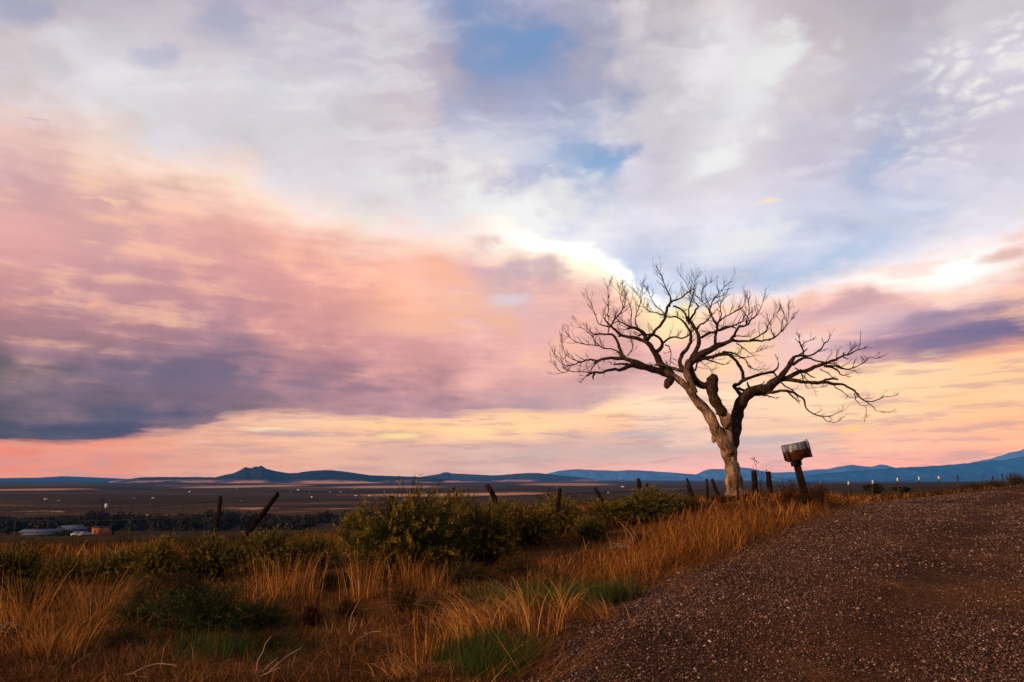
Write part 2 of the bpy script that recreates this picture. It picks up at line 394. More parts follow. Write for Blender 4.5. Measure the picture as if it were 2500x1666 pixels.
def tube_arrays(pts, rad, n=6, jitter=0.0, lump=None):
    pts = [Vector(p) for p in pts]; v = []; f = []
    t0 = (pts[1] - pts[0]).normalized()
    a = t0.orthogonal().normalized()
    for i, p in enumerate(pts):
        t = (pts[min(i + 1, len(pts) - 1)] - pts[max(i - 1, 0)])
        t = t.normalized() if t.length > 1e-9 else t0
        a = (a - t * a.dot(t)).normalized(); b = t.cross(a)
        for k in range(n):
            th = 2 * math.pi * k / n
            r = rad[i] * (1 + jitter * (random.random() - 0.5))
            if lump: r *= lump(p, th, i)
            v.append(p + (a * math.cos(th) + b * math.sin(th)) * r)
    for i in range(len(pts) - 1):
        for k in range(n):
            k2 = (k + 1) % n
            f.append((i * n + k, i * n + k2, (i + 1) * n + k2, (i + 1) * n + k))
    f.append(tuple(range(n))[::-1]); m = (len(pts) - 1) * n
    f.append(tuple(range(m, m + n)))
    return v, f

def hash2(ix, iy, seed):
    h = (ix.astype(np.int64) * 374761393 + iy.astype(np.int64) * 668265263 + seed * 982451653) & 0x7fffffff
    h = ((h ^ (h >> 13)) * 1274126177) & 0x7fffffff
    return ((h ^ (h >> 16)) & 0xffff) / 65535.0
def vnoise(x, y, seed=0):
    ix, iy = np.floor(x), np.floor(y); fx, fy = x - ix, y - iy
    fx = fx * fx * (3 - 2 * fx); fy = fy * fy * (3 - 2 * fy)
    a = hash2(ix, iy, seed); b = hash2(ix + 1, iy, seed); c = hash2(ix, iy + 1, seed); d = hash2(ix + 1, iy + 1, seed)
    return (a * (1 - fx) + b * fx) * (1 - fy) + (c * (1 - fx) + d * fx) * fy
def fbm(x, y, seed=0, oct=4, gain=0.5):
    s = 0; a = 1; t = 0
    for i in range(oct):
        s = s + a * vnoise(x, y, seed + i * 17); t += a; a *= gain; x = x * 2.03 + 5.1; y = y * 2.03 + 1.7
    return s / t

# ------------------------------------------------------------------ materials
def mat(name):
    m = bpy.data.materials.new(name); m.use_nodes = True
    t = m.node_tree; t.nodes.clear(); N = NT(t)
    b = N.n('ShaderNodeBsdfPrincipled'); o = N.n('ShaderNodeOutputMaterial')
    t.links.new(b.outputs[0], o.inputs[0])
    b.inputs['Specular IOR Level'].default_value = 0.03
    return m, N, b, o
def bump(N, b, height, strength, dist):
    nd = N.n('ShaderNodeBump'); N.put(nd.inputs['Height'], height)
    nd.inputs['Strength'].default_value = strength; nd.inputs['Distance'].default_value = dist
    N.put(b.inputs['Normal'], nd.outputs[0])
def c4(c): return (c[0], c[1], c[2], 1.0)
def attr(N, name):
    nd = N.n('ShaderNodeAttribute'); nd.attribute_name = name; return nd.outputs['Fac']
def plain(name, c, rough=0.8, metal=0.0, var=0.25, scale=8.0, bmp=0.0):
    m, N, b, o = mat(name)
    tc = N.n('ShaderNodeTexCoord').outputs['Object']
    n = N.noise(tc, scale, 5.0, 0.6)
    col = N.mix(n, [x * (1 - var) for x in c], [min(1, x * (1 + var)) for x in c])
    N.put(b.inputs['Base Color'], col); b.inputs['Roughness'].default_value = rough; b.inputs['Metallic'].default_value = metal
    b.inputs['Specular IOR Level'].default_value = 0.3 if metal or rough < .4 else 0.04
    if bmp: bump(N, b, n, 0.6, bmp)
    return m
def foliage(name, stops, rough=0.75, trans=0.25, key='rnd', vary=True):
    m, N, b, o = mat(name)
    col = N.ramp(attr(N, key), stops)
    ob = N.n('ShaderNodeObjectInfo').outputs['Random']
    if vary: col = N.vm('MULTIPLY', col, N.ramp(ob, [(0, (.75, .85, .8)), (.35, (1.25, 1.1, .9)), (.65, (.9, 1.05, 1.0)), (1, (1.45, 1.3, 1.0))]))
    N.put(b.inputs['Base Color'], col); b.inputs['Roughness'].default_value = rough
    b.inputs['Specular IOR Level'].default_value = 0.04
    if trans:
        tr = N.n('ShaderNodeBsdfTranslucent'); N.put(tr.inputs[0], col)
        mx = N.n('ShaderNodeMixShader'); mx.inputs[0].default_value = trans
        N.t.links.new(b.outputs[0], mx.inputs[1]); N.t.links.new(tr.outputs[0], mx.inputs[2])
        N.t.links.new(mx.outputs[0], o.inputs[0])
    return m
def wood(name, c1, c2, stretch=(14, 14, 1.6), rough=0.85, bmp=0.02, bs=0.9):
    m, N, b, o = mat(name)
    tc = N.n('ShaderNodeTexCoord').outputs['Object']
    v = N.mapping(tc, (0, 0, 0), (0, 0, 0), stretch, 'POINT')
    n = N.noise(v, 1.6, 8.0, 0.62, 0.6); n2 = N.noise(tc, 3.0, 4.0, 0.6)
    col = N.ramp(N.m('ADD', N.m('MULTIPLY', n, 0.62), N.m('MULTIPLY', n2, 0.45)), [(0.42, c1), (0.54, [(p * 2 + q) / 3 for p, q in zip(c1, c2)]), (0.66, c2)])
    N.put(b.inputs['Base Color'], col); b.inputs['Roughness'].default_value = rough
    bump(N, b, n, bs, bmp)
    return m

M = {}
M['bare_wood'] = wood('weathered_bare_wood', (0.030, 0.018, 0.012), (0.30, 0.20, 0.145), (11, 11, 1.0), 0.8, 0.09, 1.0)
M['bark'] = wood('dark_bark', (0.006, 0.004, 0.003), (0.060, 0.040, 0.031), (16, 16, 3.0), 0.9, 0.03, 1.0)
M['twig'] = plain('twig_bark', (0.014, 0.008, 0.006), 0.8)
M['post'] = wood('weathered_post_wood', (0.003, 0.002, 0.002), (0.020, 0.012, 0.008), (30, 30, 2.0), 0.9, 0.012)
M['steel'] = plain('rusty_steel', (0.009, 0.006, 0.005), 0.7, 0.3, 0.4, 30)
M['pale_paint'] = plain('chipped_pale_paint', (0.40, 0.33, 0.29), 0.6, 0, 0.15, 30)
M['wire'] = plain('rusted_wire', (0.008, 0.005, 0.004), 0.6, 0.5)

# ------------------------------------------------------------------ terrain
CP = []   # (X, Y, z)
def P(px, py, Y):
    v = at(px, py, Y); CP.append((v.x, v.y, v.z))
for a in range(0, 360, 45):
    for r in (0.5, 2.2):
        CP.append((r * math.sin(R(a)), r * math.cos(R(a)), 0.0))
for a in (90, 130, 180, 230, 270):
    for r, z in ((8, 0.0), (30, 0.0), (120, -2.0), (600, -12.0), (2500, -25.0), (9000, -25.0)):
        CP.append((r * math.sin(R(a)), r * math.cos(R(a)), z))
for x in (-300, 400, 1100, 1800, 2500, 2900): P(x, 1666, 4.77)
for p in [(1500,1530,5.75),(1720,1370,8.1),(1850,1310,9.7),(2000,1240,12.3),(2300,1400,7.4),(2500,1500,6.1),(2500,1300,9.9),(2500,1240,14.5),(2500,1192,26),
          (2400,1198,23),(2250,1217,18),(2100,1234,14.2),(2250,1250,12.6),(1800,1212,16),(1965,1232,13),(2070,1231,21),(2195,1224,25),(2300,1212,30),(2467,1184,46),
          (530,1378,12),(20,1400,11.5),(-300,1405,11),(950,1330,14),(1225,1300,15),(1360,1288,15.5),(1480,1270,16),(1580,1253,16.4),(1700,1236,16.5),
          (100,1480,8.2),(500,1480,8.05),(900,1480,7.8),(1200,1420,8.8),(1450,1400,8.9),(1400,1340,11),
          (-300,1350,25),(200,1345,25),(200,1330,60),(200,1316,130),(200,1308,250),(-300,1312,250),(800,1328,25),(800,1312,60),(800,1302,130),(800,1296,260),
          (1100,1290,32),(1100,1268,80),(1100,1252,200),(1400,1260,32),(1400,1240,80),(1400,1225,220),(1700,1224,40),(1700,1214,110),
          (2100,1212,60),(2300,1198,90),(2550,1178,90),(2100,1206,160),(2400,1192,220),
          (200,1258,460),(200,1205,1060),(200,1185,2300),(800,1258,460),(800,1205,1060),(800,1185,2300),(-400,1205,1060),
          (1250,1222,600),(1250,1200,1200),(1250,1184,2300),(1700,1205,600),(1700,1192,1300),(1700,1180,2600),(2000,1196,600),(2000,1187,1300),(2000,1180,2600),
          (2400,1186,600),(2400,1180,1300),(2400,1176,2600)]: P(*p)
for a in (-60, -38, -20, 0, 20, 38, 60):
    for r in (4500, 9000):
        CP.append((r * math.sin(R(a)), r * math.cos(R(a)), -25.0))
CP = np.array(CP)
def feat(x, y):
    r = np.maximum(np.hypot(x, y), 0.3)
    return np.stack([2.0 * x / r, 2.0 * y / r, np.log(r)], -1), r
_fc, _rc = feat(CP[:, 0], CP[:, 1])
_val = (CP[:, 2]) / (_rc + 3.0)
def _kern(a, b):
    d = np.sqrt(((a[:, None, :] - b[None, :, :]) ** 2).sum(-1)); return d ** 3
_n = len(CP)
_A = np.zeros((_n + 4, _n + 4)); _A[:_n, :_n] = _kern(_fc, _fc) + np.eye(_n) * 1e-3
_A[:_n, _n] = 1; _A[:_n, _n + 1:] = _fc; _A[_n, :_n] = 1; _A[_n + 1:, :_n] = _fc.T
_w = np.linalg.solve(_A, np.concatenate([_val, np.zeros(4)]))
def gz(x, y):
    x = np.atleast_1d(np.asarray(x, float)); y = np.atleast_1d(np.asarray(y, float))
    out = np.empty(len(x))
    for i in range(0, len(x), 20000):
        f, r = feat(x[i:i + 20000], y[i:i + 20000])
        out[i:i + 20000] = (_kern(f, _fc) @ _w[:_n] + _w[_n] + f @ _w[_n + 1:]) * (r + 3.0)
    return out
def gz1(x, y): return float(gz([x], [y])[0])

def hit(px, py, y0=2.0, y1=400.0):
    a, b = ray(px, py)
    ys = np.exp(np.linspace(math.log(y0), math.log(y1), 600))
    d = EYE + b * ys - gz(a * ys, ys)
    k = np.argmax(d < 0)
    if d[k] >= 0: k = len(ys) - 1
    return a * ys[k], ys[k]

# left edge of the road (from behind the camera to over the rise)
edge_px = [(1262,1666),(1330,1612),(1420,1548),(1510,1490),(1600,1440),(1690,1400),(1790,1358),(1880,1318),(1965,1278),(2035,1252),(2110,1236)]
EDGE = [(-5.4, -6.0), (-2.6, 0.0), (-1.15, 2.7)] + [hit(*p) for p in edge_px]
EDGE += [(8.6, 16.3), (11.6, 19.3), (15.5, 23.0), (20.5, 27.5), (27, 33), (36, 40)]
EDGE = np.array(EDGE)
def resample(pl, n):
    pl = np.asarray(pl, float); d = np.r_[0, np.cumsum(np.hypot(*np.diff(pl, axis=0).T))]
    s = np.linspace(0, d[-1], n)
    return np.stack([np.interp(s, d, pl[:, k]) for k in range(pl.shape[1])], -1)
EDGE_F = resample(EDGE, 400)
for _ in range(10): EDGE_F[1:-1] = (EDGE_F[:-2] + 2 * EDGE_F[1:-1] + EDGE_F[2:]) / 4
_tan = np.gradient(EDGE_F, axis=0); _tan /= np.hypot(_tan[:, 0], _tan[:, 1])[:, None]
_nor = np.stack([_tan[:, 1], -_tan[:, 0]], -1)       # to the right: onto the road
def road_sd(x, y):
    """signed distance to the road edge, positive on the road"""
    x = np.atleast_1d(x); y = np.atleast_1d(y); out = np.empty(len(x))
    for i in range(0, len(x), 20000):
        p = np.stack([x[i:i + 20000], y[i:i + 20000]], -1)
        d = ((p[:, None, :] - EDGE_F[None, ::2, :]) ** 2).sum(-1); k = d.argmin(1) * 2
        out[i:i + 20000] = ((p - EDGE_F[k]) * _nor[k]).sum(-1)
    return out
ROAD_W = 7.5

def build_ground():
    az = np.concatenate([np.arange(-46, 46.01, 0.32), np.arange(49, 313, 3.0)])
    r = [0.35, 0.8, 1.4, 2.0, 2.6, 3.1, 3.6]
    while r[-1] < 60: r.append(r[-1] * 1.016)
    while r[-1] < 9000: r.append(r[-1] * 1.035)
    r = np.array(r); A, RR = np.meshgrid(np.radians(az), r)
    x = (RR * np.sin(A)).ravel(); y = (RR * np.cos(A)).ravel(); z = gz(x, y); rr = RR.ravel()
    near = rr < 70
    sd = np.full(len(x), -9.0); sd[near] = road_sd(x[near], y[near])
    off = np.clip(-sd / 0.6, 0, 1) * np.clip((70 - rr) / 30, 0, 1)
    z = z + off * ((fbm(x * 1.1, y * 1.1, 3, 4) - 0.5) * 0.16 + (fbm(x * 5, y * 5, 9, 3) - 0.5) * 0.05)
    z = z - 0.10 * np.clip(sd / 0.4, 0, 1)
    far = np.clip((rr - 150) / 600, 0, 1)
    z = z + far * (fbm(x / 260, y / 260, 21, 4) - 0.5) * 3.0
    na, nr = len(az), len(r)
    i = np.arange(nr - 1)[:, None] * na + np.arange(na)[None, :]
    j = np.arange(nr - 1)[:, None] * na + (np.arange(na)[None, :] + 1) % na
    q = np.stack([i, j, j + na, i + na], -1).reshape(-1, 4)
    q = q[:, ::-1]
    verts = np.stack([x, y, z], -1)
    verts = np.vstack([verts, [[0, 0, gz1(0.01, 0.3) - 0.05]]]); c = len(verts) - 1
    tri = np.stack([np.full(na, c), (np.arange(na) + 1) % na, np.arange(na)], -1)
    loops = np.concatenate([q.ravel(), tri.ravel()])
    starts = np.concatenate([np.arange(len(q)) * 4, len(q) * 4 + np.arange(na) * 3])
    totals = np.concatenate([np.full(len(q), 4), np.full(na, 3)])
    m, N, b, o = mat('ground_soil')
    geo = N.n('ShaderNodeNewGeometry').outputs['Position']
    X, Y, Z = N.sep(geo); flat = N.xyz(X, Y, 0.0)
    rad = N.vm('LENGTH', flat)
    n1 = N.noise(flat, 1.3, 6.0, 0.6); n2 = N.noise(flat, 14.0, 5.0, 0.65); n3 = N.noise(flat, 60.0, 3.0, 0.6)
    soil = N.ramp(N.m('ADD', N.m('MULTIPLY', n1, 0.5), N.m('MULTIPLY', n2, 0.5)), [(0.3, (0.0225, 0.0090, 0.0023)), (0.5, (0.0675, 0.0270, 0.0090)), (0.7, (0.1800, 0.0810, 0.0270))])
    soil = N.mix(N.mapr(n3, 0.60, 0.75, 0.0, 0.6), soil, (0.15, 0.080, 0.040))
    nf = N.noise(flat, 0.35, 6.0, 0.65)
    field = N.ramp(nf, [(0.35, (0.012, 0.011, 0.004)), (0.5, (0.032, 0.020, 0.007)), (0.62, (0.075, 0.038, 0.012))])
    vor = N.n('ShaderNodeTexVoronoi'); N.put(vor.inputs['Vector'], flat); vor.inputs['Scale'].default_value = 0.22
    nv = N.noise(N.mapping(flat, (0, 0, 0), (0, 0, R(4)), (0.5, 1.0, 1.0), 'POINT'), 0.006, 7.0, 0.6, 0.6)
    sage = N.ramp(nv, [(0.32, (0.0196, 0.0121, 0.0052)), (0.5, (0.0392, 0.0231, 0.0098)), (0.60, (0.0547, 0.0323, 0.0155)), (0.70, (0.1728, 0.0895, 0.0440))])
    sage = N.mix(N.mapr(vor.outputs['Distance'], 0.42, 0.20, 0.0, 0.55), sage, (0.020, 0.015, 0.008))
    # sunlit patches painted on the plain as pale fields (each with its own shape)
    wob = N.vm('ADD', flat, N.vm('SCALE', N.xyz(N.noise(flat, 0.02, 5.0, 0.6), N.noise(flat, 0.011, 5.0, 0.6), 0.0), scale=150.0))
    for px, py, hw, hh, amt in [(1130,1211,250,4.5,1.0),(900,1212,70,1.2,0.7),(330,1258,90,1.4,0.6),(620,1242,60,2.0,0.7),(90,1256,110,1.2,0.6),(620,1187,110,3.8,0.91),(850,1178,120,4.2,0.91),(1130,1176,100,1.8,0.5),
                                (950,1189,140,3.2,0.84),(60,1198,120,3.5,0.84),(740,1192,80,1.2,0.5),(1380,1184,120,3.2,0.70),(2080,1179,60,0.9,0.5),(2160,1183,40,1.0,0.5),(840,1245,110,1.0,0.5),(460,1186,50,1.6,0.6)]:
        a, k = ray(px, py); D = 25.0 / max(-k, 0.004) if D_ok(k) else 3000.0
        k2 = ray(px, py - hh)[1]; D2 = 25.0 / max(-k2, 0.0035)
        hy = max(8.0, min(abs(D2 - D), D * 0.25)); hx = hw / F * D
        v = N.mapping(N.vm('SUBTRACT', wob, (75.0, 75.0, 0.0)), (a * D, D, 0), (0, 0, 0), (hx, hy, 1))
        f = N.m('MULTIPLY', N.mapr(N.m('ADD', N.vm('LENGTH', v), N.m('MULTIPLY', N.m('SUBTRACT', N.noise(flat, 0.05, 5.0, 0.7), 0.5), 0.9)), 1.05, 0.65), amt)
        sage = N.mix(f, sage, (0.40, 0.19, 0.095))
    col = N.mix(N.mapr(rad, 14.0, 26.0), soil, field)
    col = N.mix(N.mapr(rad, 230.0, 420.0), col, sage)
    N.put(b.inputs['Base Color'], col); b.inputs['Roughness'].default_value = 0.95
    b.inputs['Specular IOR Level'].default_value = 0.0
    bump(N, b, N.m('ADD', n2, N.m('MULTIPLY', n3, 0.5)), 0.8, 0.03)
    g = mesh_np('ground', verts, loops, starts, totals, m, True)
    tag(g, kind='structure')
def D_ok(k): return k < -0.004
build_ground()

def road_z(x, y):
    sd = road_sd(x, y)
    lift = 0.035 * np.clip((sd + .1) / 0.5, 0, 1) * np.clip((ROAD_W - sd) / 0.5, 0, 1)
    rut = -0.035 * (np.exp(-((sd - 2.0) / 0.32) ** 2) + np.exp(-((sd - 3.7) / 0.32) ** 2))
    return gz(x, y) + lift + rut + (fbm(x * 2.2, y * 2.2, 31, 4) - 0.5) * 0.05 * np.clip(sd / 0.5, 0, 1), sd
def build_road():
    n, w = 400, 60
    jit = (fbm(np.arange(n) * 0.12, np.zeros(n), 5, 4) - 0.5) * 0.40
    u = np.linspace(0, 1, w) ** 1.15
    P0 = EDGE_F + _nor * (jit * 1.0 - 0.08)[:, None]
    X = P0[:, None, 0] + _nor[:, None, 0] * u[None, :] * ROAD_W
    Y = P0[:, None, 1] + _nor[:, None, 1] * u[None, :] * ROAD_W
    x, y = X.ravel(), Y.ravel(); z, _ = road_z(x, y)
    d = np.tile(u * ROAD_W, n)
    z = z - 0.05 * np.clip(1 - d / .2, 0, 1)
    i = np.arange(n - 1)[:, None] * w + np.arange(w - 1)[None, :]
    q = np.stack([i, i + 1, i + w + 1, i + w], -1).reshape(-1, 4)
    m, N, b, o = mat('dirt_road')
    geo = N.n('ShaderNodeNewGeometry').outputs['Position']; X_, Y_, _ = N.sep(geo); flat = N.xyz(X_, Y_, 0.0)
    n1 = N.noise(flat, 0.7, 5.0, 0.6); n2 = N.noise(flat, 26.0, 5.0, 0.7)
    vor = N.n('ShaderNodeTexVoronoi'); N.put(vor.inputs['Vector'], flat); vor.inputs['Scale'].default_value = 42.0
    h, s, _ = N.sep(vor.outputs['Color'])
    base = N.ramp(n1, [(0.32, (0.0218, 0.0090, 0.0032)), (0.52, (0.0510, 0.0204, 0.0064)), (0.68, (0.1128, 0.0485, 0.0128))])
    base = N.mix(N.mapr(n2, 0.42, 0.62, 0.0, 0.5), base, (0.007, 0.0025, 0.001))
    peb = N.ramp(h, [(0.0, (0.012, 0.007, 0.005)), (0.5, (0.032, 0.018, 0.013)), (0.85, (0.08, 0.05, 0.04)), (1.0, (0.20, 0.14, 0.12))])
    base = N.mix(N.m('MULTIPLY', N.mapr(vor.outputs['Distance'], 0.5, 0.25), N.mapr(s, 0.35, 0.5, 0.0, 0.8)), base, peb)
    N.put(b.inputs['Base Color'], base); b.inputs['Roughness'].default_value = 0.9
    base = N.mix(N.m('MULTIPLY', attr(N, 'wheel'), N.mapr(n1, .3, .55, .3, .85)), base, (0.085, 0.036, 0.015))
    hgt = N.m('SUBTRACT', N.m('MULTIPLY', n2, 0.6), N.m('MULTIPLY', vor.outputs['Distance'], 0.8))
    bump(N, b, hgt, 1.0, 0.02)
    sd_ = road_sd(x, y); wheel = np.exp(-((sd_ - 2.0) / 0.34) ** 2) + np.exp(-((sd_ - 3.7) / 0.34) ** 2)
    g = mesh_np('road', np.stack([x, y, z], -1), q.ravel(), np.arange(len(q)) * 4, np.full(len(q), 4), m, True, {'wheel': wheel})
    tag(g, kind='structure')
build_road()

def build_gravel():
    n = 440000
    r = np.exp(rng.uniform(math.log(4.3), math.log(24), n)); a = np.radians(np.where(rng.random(n) < .88, rng.uniform(-4, 41, n), rng.uniform(-40, 0, n)))
    x, y = r * np.sin(a), r * np.cos(a); sd = road_sd(x, y)
    patch = fbm(x * 0.9, y * 0.9, 41, 4)
    wheel = np.exp(-((sd - 2.0) / 0.38) ** 2) + np.exp(-((sd - 3.7) / 0.38) ** 2)
    p = np.maximum(np.clip((sd + 0.35) / 0.45, 0, 1), .05 * (r < 9)) * np.clip(0.62 + (patch - 0.45) * 2.2, 0.3, 1) * (1 - 0.88 * np.clip(wheel, 0, 1) * np.clip(.55 + (fbm(x * 1.2, y * 1.2, 47, 3) - .3) * 3, 0, 1)) * (sd < ROAD_W - 0.1)
    keep = rng.random(n) < p
    x, y, r, sd = x[keep], y[keep], r[keep], sd[keep]; n = len(x)
    s = np.clip(np.exp(rng.normal(math.log(0.0052), 0.40, n)), 0.0028, 0.018) * np.clip(0.75 + r / 22, 0.9, 1.8)
    z = road_z(x, y)[0] + s * 0.25 + np.where(sd < 0, np.clip(-sd / 0.6, 0, 1) * ((fbm(x * 1.1, y * 1.1, 3, 4) - 0.5) * 0.16 + (fbm(x * 5, y * 5, 9, 3) - 0.5) * 0.05), 0)
    oct_ = np.array([[1, 0, 0], [0, 1, 0], [-1, 0, 0], [0, -1, 0], [0, 0, 1], [0, 0, -1]], float)
    tri = np.array([[0, 1, 4], [1, 2, 4], [2, 3, 4], [3, 0, 4], [1, 0, 5], [2, 1, 5], [3, 2, 5], [0, 3, 5]])
    V = oct_[None] * (1 + rng.normal(0, 0.28, (n, 6, 1))) + rng.normal(0, 0.22, (n, 6, 3))
    V[..., 2] *= 0.7
    th = rng.uniform(0, 6.28, n); c, sn = np.cos(th), np.sin(th)
    vx = V[..., 0] * c[:, None] - V[..., 1] * sn[:, None]; vy = V[..., 0] * sn[:, None] + V[..., 1] * c[:, None]
    V = np.stack([vx, vy, V[..., 2]], -1) * s[:, None, None] + np.stack([x, y, z], -1)[:, None, :]
    faces = (tri[None] + (np.arange(n) * 6)[:, None, None]).reshape(-1, 3)
    rnd = np.repeat(rng.random(n), 6)
    m, N, b, o = mat('gravel_stones')
    N.put(b.inputs['Base Color'], N.ramp(attr(N, 'rnd'), [(0.0, (0.012, 0.005, 0.003)), (0.45, (0.042, 0.019, 0.012)), (0.72, (0.085, 0.045, 0.031)), (0.90, (0.13, 0.080, 0.060)), (0.98, (0.20, 0.135, 0.105)), (1.0, (0.34, 0.25, 0.21))]))
    b.inputs['Roughness'].default_value = 0.6; b.inputs['Specular IOR Level'].default_value = 0.12
    g = mesh_np('gravel', V.reshape(-1, 3), faces.ravel(), np.arange(len(faces)) * 3, np.full(len(faces), 3), m, False, {'rnd': rnd})
    tag(g, 'loose brown and pale gravel strewn over the dirt road', 'gravel', kind='stuff')
    return n
NG = build_gravel()

# ------------------------------------------------------------------ hills and mountains
def hill(name, sil, D, depth, c_dark, c_pale, pale_amt, foot=-26.0, seed=1, n=260, ragged=0.02):
    sil = np.array(sil, float)
    xs = np.linspace(sil[0, 0], sil[-1, 0], n); ys = np.interp(xs, sil[:, 0], sil[:, 1])
    for _ in range(1): ys[1:-1] = (ys[:-2] + 4 * ys[1:-1] + ys[2:]) / 6
    m_ = 30; cc = np.concatenate([np.linspace(-1, 0, 20), np.linspace(0, 1, 11)[1:]])
    verts = []
    for i, (px, py) in enumerate(zip(xs, ys)):
        a, b = ray(px, py)
        hgt = EYE + b * D - foot
        for c in cc:
            Yd = D + c * depth * (1.0 if c < 0 else 0.8)
            prof = (0.5 + 0.5 * math.cos(math.pi * abs(c))) ** 0.9
            prof = 0.65 * prof + 0.35 * (1 - abs(c)) ** 1.7
            verts.append((a * Yd, Yd, foot + hgt * prof, c))
    verts = np.array(verts); k = verts[:, 3]
    hmax = (verts[:, 2] - foot).max()
    sc_ = depth * 0.35
    rid = np.abs(fbm(verts[:, 0] / sc_, verts[:, 1] / (sc_ * 2.2), seed, 5, 0.55) - 0.5) * 2
    env = np.sin(np.pi * np.clip(np.abs(k), 0, 1)) * np.clip((verts[:, 2] - foot) / hmax, 0, 1) ** 0.5
    verts[:, 2] += (rid - 0.45) * hmax * 0.5 * env
    verts[:, 2] += (fbm(verts[:, 0] / (D * ragged * 0.35), verts[:, 1] / (D * ragged), seed + 5, 3) - 0.5) * hmax * 0.035 * (1 - np.abs(k))
    w = len(cc); i = np.arange(n - 1)[:, None] * w + np.arange(w - 1)[None, :]
    q = np.stack([i, i + w, i + w + 1, i + 1], -1).reshape(-1, 4)
    m, N, b, o = mat(name + '_slopes')
    geo = N.n('ShaderNodeNewGeometry').outputs['Position']; X, Y, Z = N.sep(geo)
    n1 = N.noise(geo, 0.004, 6.0, 0.62); n2 = N.noise(geo, 0.03, 5.0, 0.7)
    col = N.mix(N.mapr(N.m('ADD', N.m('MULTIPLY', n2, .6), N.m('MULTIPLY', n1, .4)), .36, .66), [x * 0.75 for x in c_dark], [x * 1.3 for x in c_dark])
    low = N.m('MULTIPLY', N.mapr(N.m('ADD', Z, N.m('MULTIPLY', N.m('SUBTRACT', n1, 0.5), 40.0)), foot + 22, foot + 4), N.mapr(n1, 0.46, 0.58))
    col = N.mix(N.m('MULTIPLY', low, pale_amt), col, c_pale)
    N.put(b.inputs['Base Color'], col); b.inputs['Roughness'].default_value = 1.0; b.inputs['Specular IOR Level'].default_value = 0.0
    g = mesh_np(name, verts[:, :3], q.ravel(), np.arange(len(q)) * 4, np.full(len(q), 4), m, True)
    tag(g, kind='structure'); return g
PALE = (0.50, 0.23, 0.13)  # pink of the sunlit valley patches, painted onto the hill feet
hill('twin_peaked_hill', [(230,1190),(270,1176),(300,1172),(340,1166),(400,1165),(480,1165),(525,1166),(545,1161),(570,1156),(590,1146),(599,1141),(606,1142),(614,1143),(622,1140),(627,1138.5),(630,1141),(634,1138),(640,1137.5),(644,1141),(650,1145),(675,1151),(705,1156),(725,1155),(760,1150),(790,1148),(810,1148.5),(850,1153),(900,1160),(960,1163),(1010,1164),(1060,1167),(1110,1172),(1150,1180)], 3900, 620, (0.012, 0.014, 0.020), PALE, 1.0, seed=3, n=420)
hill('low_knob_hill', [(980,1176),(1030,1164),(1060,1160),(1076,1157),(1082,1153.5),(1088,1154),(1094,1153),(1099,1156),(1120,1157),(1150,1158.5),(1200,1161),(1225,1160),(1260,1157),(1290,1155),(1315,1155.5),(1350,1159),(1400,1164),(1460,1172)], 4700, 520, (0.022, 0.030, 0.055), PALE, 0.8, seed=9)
hill('long_blue_mountain', [(1290,1172),(1330,1158),(1365,1150),(1390,1147),(1410,1146),(1450,1148),(1480,1149),(1508,1150),(1540,1148),(1580,1150),(1640,1154),(1690,1158),(1740,1166)], 7000, 700, (0.050, 0.125, 0.26), PALE, 0.0, seed=14)  # far blue ranges carry part of the haze's blue in their slope colour
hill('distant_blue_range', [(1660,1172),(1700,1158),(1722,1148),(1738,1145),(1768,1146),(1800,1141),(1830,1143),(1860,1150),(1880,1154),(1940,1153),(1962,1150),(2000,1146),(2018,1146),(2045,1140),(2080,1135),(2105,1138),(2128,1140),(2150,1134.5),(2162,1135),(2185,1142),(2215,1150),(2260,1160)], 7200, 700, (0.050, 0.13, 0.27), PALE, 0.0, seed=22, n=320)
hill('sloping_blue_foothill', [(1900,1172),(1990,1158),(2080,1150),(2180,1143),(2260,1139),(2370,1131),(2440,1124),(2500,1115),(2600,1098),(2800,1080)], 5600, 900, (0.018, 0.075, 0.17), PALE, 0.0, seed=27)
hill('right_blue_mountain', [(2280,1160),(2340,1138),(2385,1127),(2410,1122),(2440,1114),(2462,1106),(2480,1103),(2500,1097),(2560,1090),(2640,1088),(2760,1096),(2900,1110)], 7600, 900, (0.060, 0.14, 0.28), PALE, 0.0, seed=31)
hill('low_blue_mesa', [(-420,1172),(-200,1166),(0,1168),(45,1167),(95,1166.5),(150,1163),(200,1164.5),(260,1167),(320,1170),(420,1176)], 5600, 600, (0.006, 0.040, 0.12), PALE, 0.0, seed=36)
hill('dark_low_ridge', [(-300,1184),(-100,1181),(60,1181),(150,1179),(230,1180),(300,1178),(360,1182),(420,1188)], 3500, 350, (0.022, 0.026, 0.024), PALE, 0.8, seed=40)


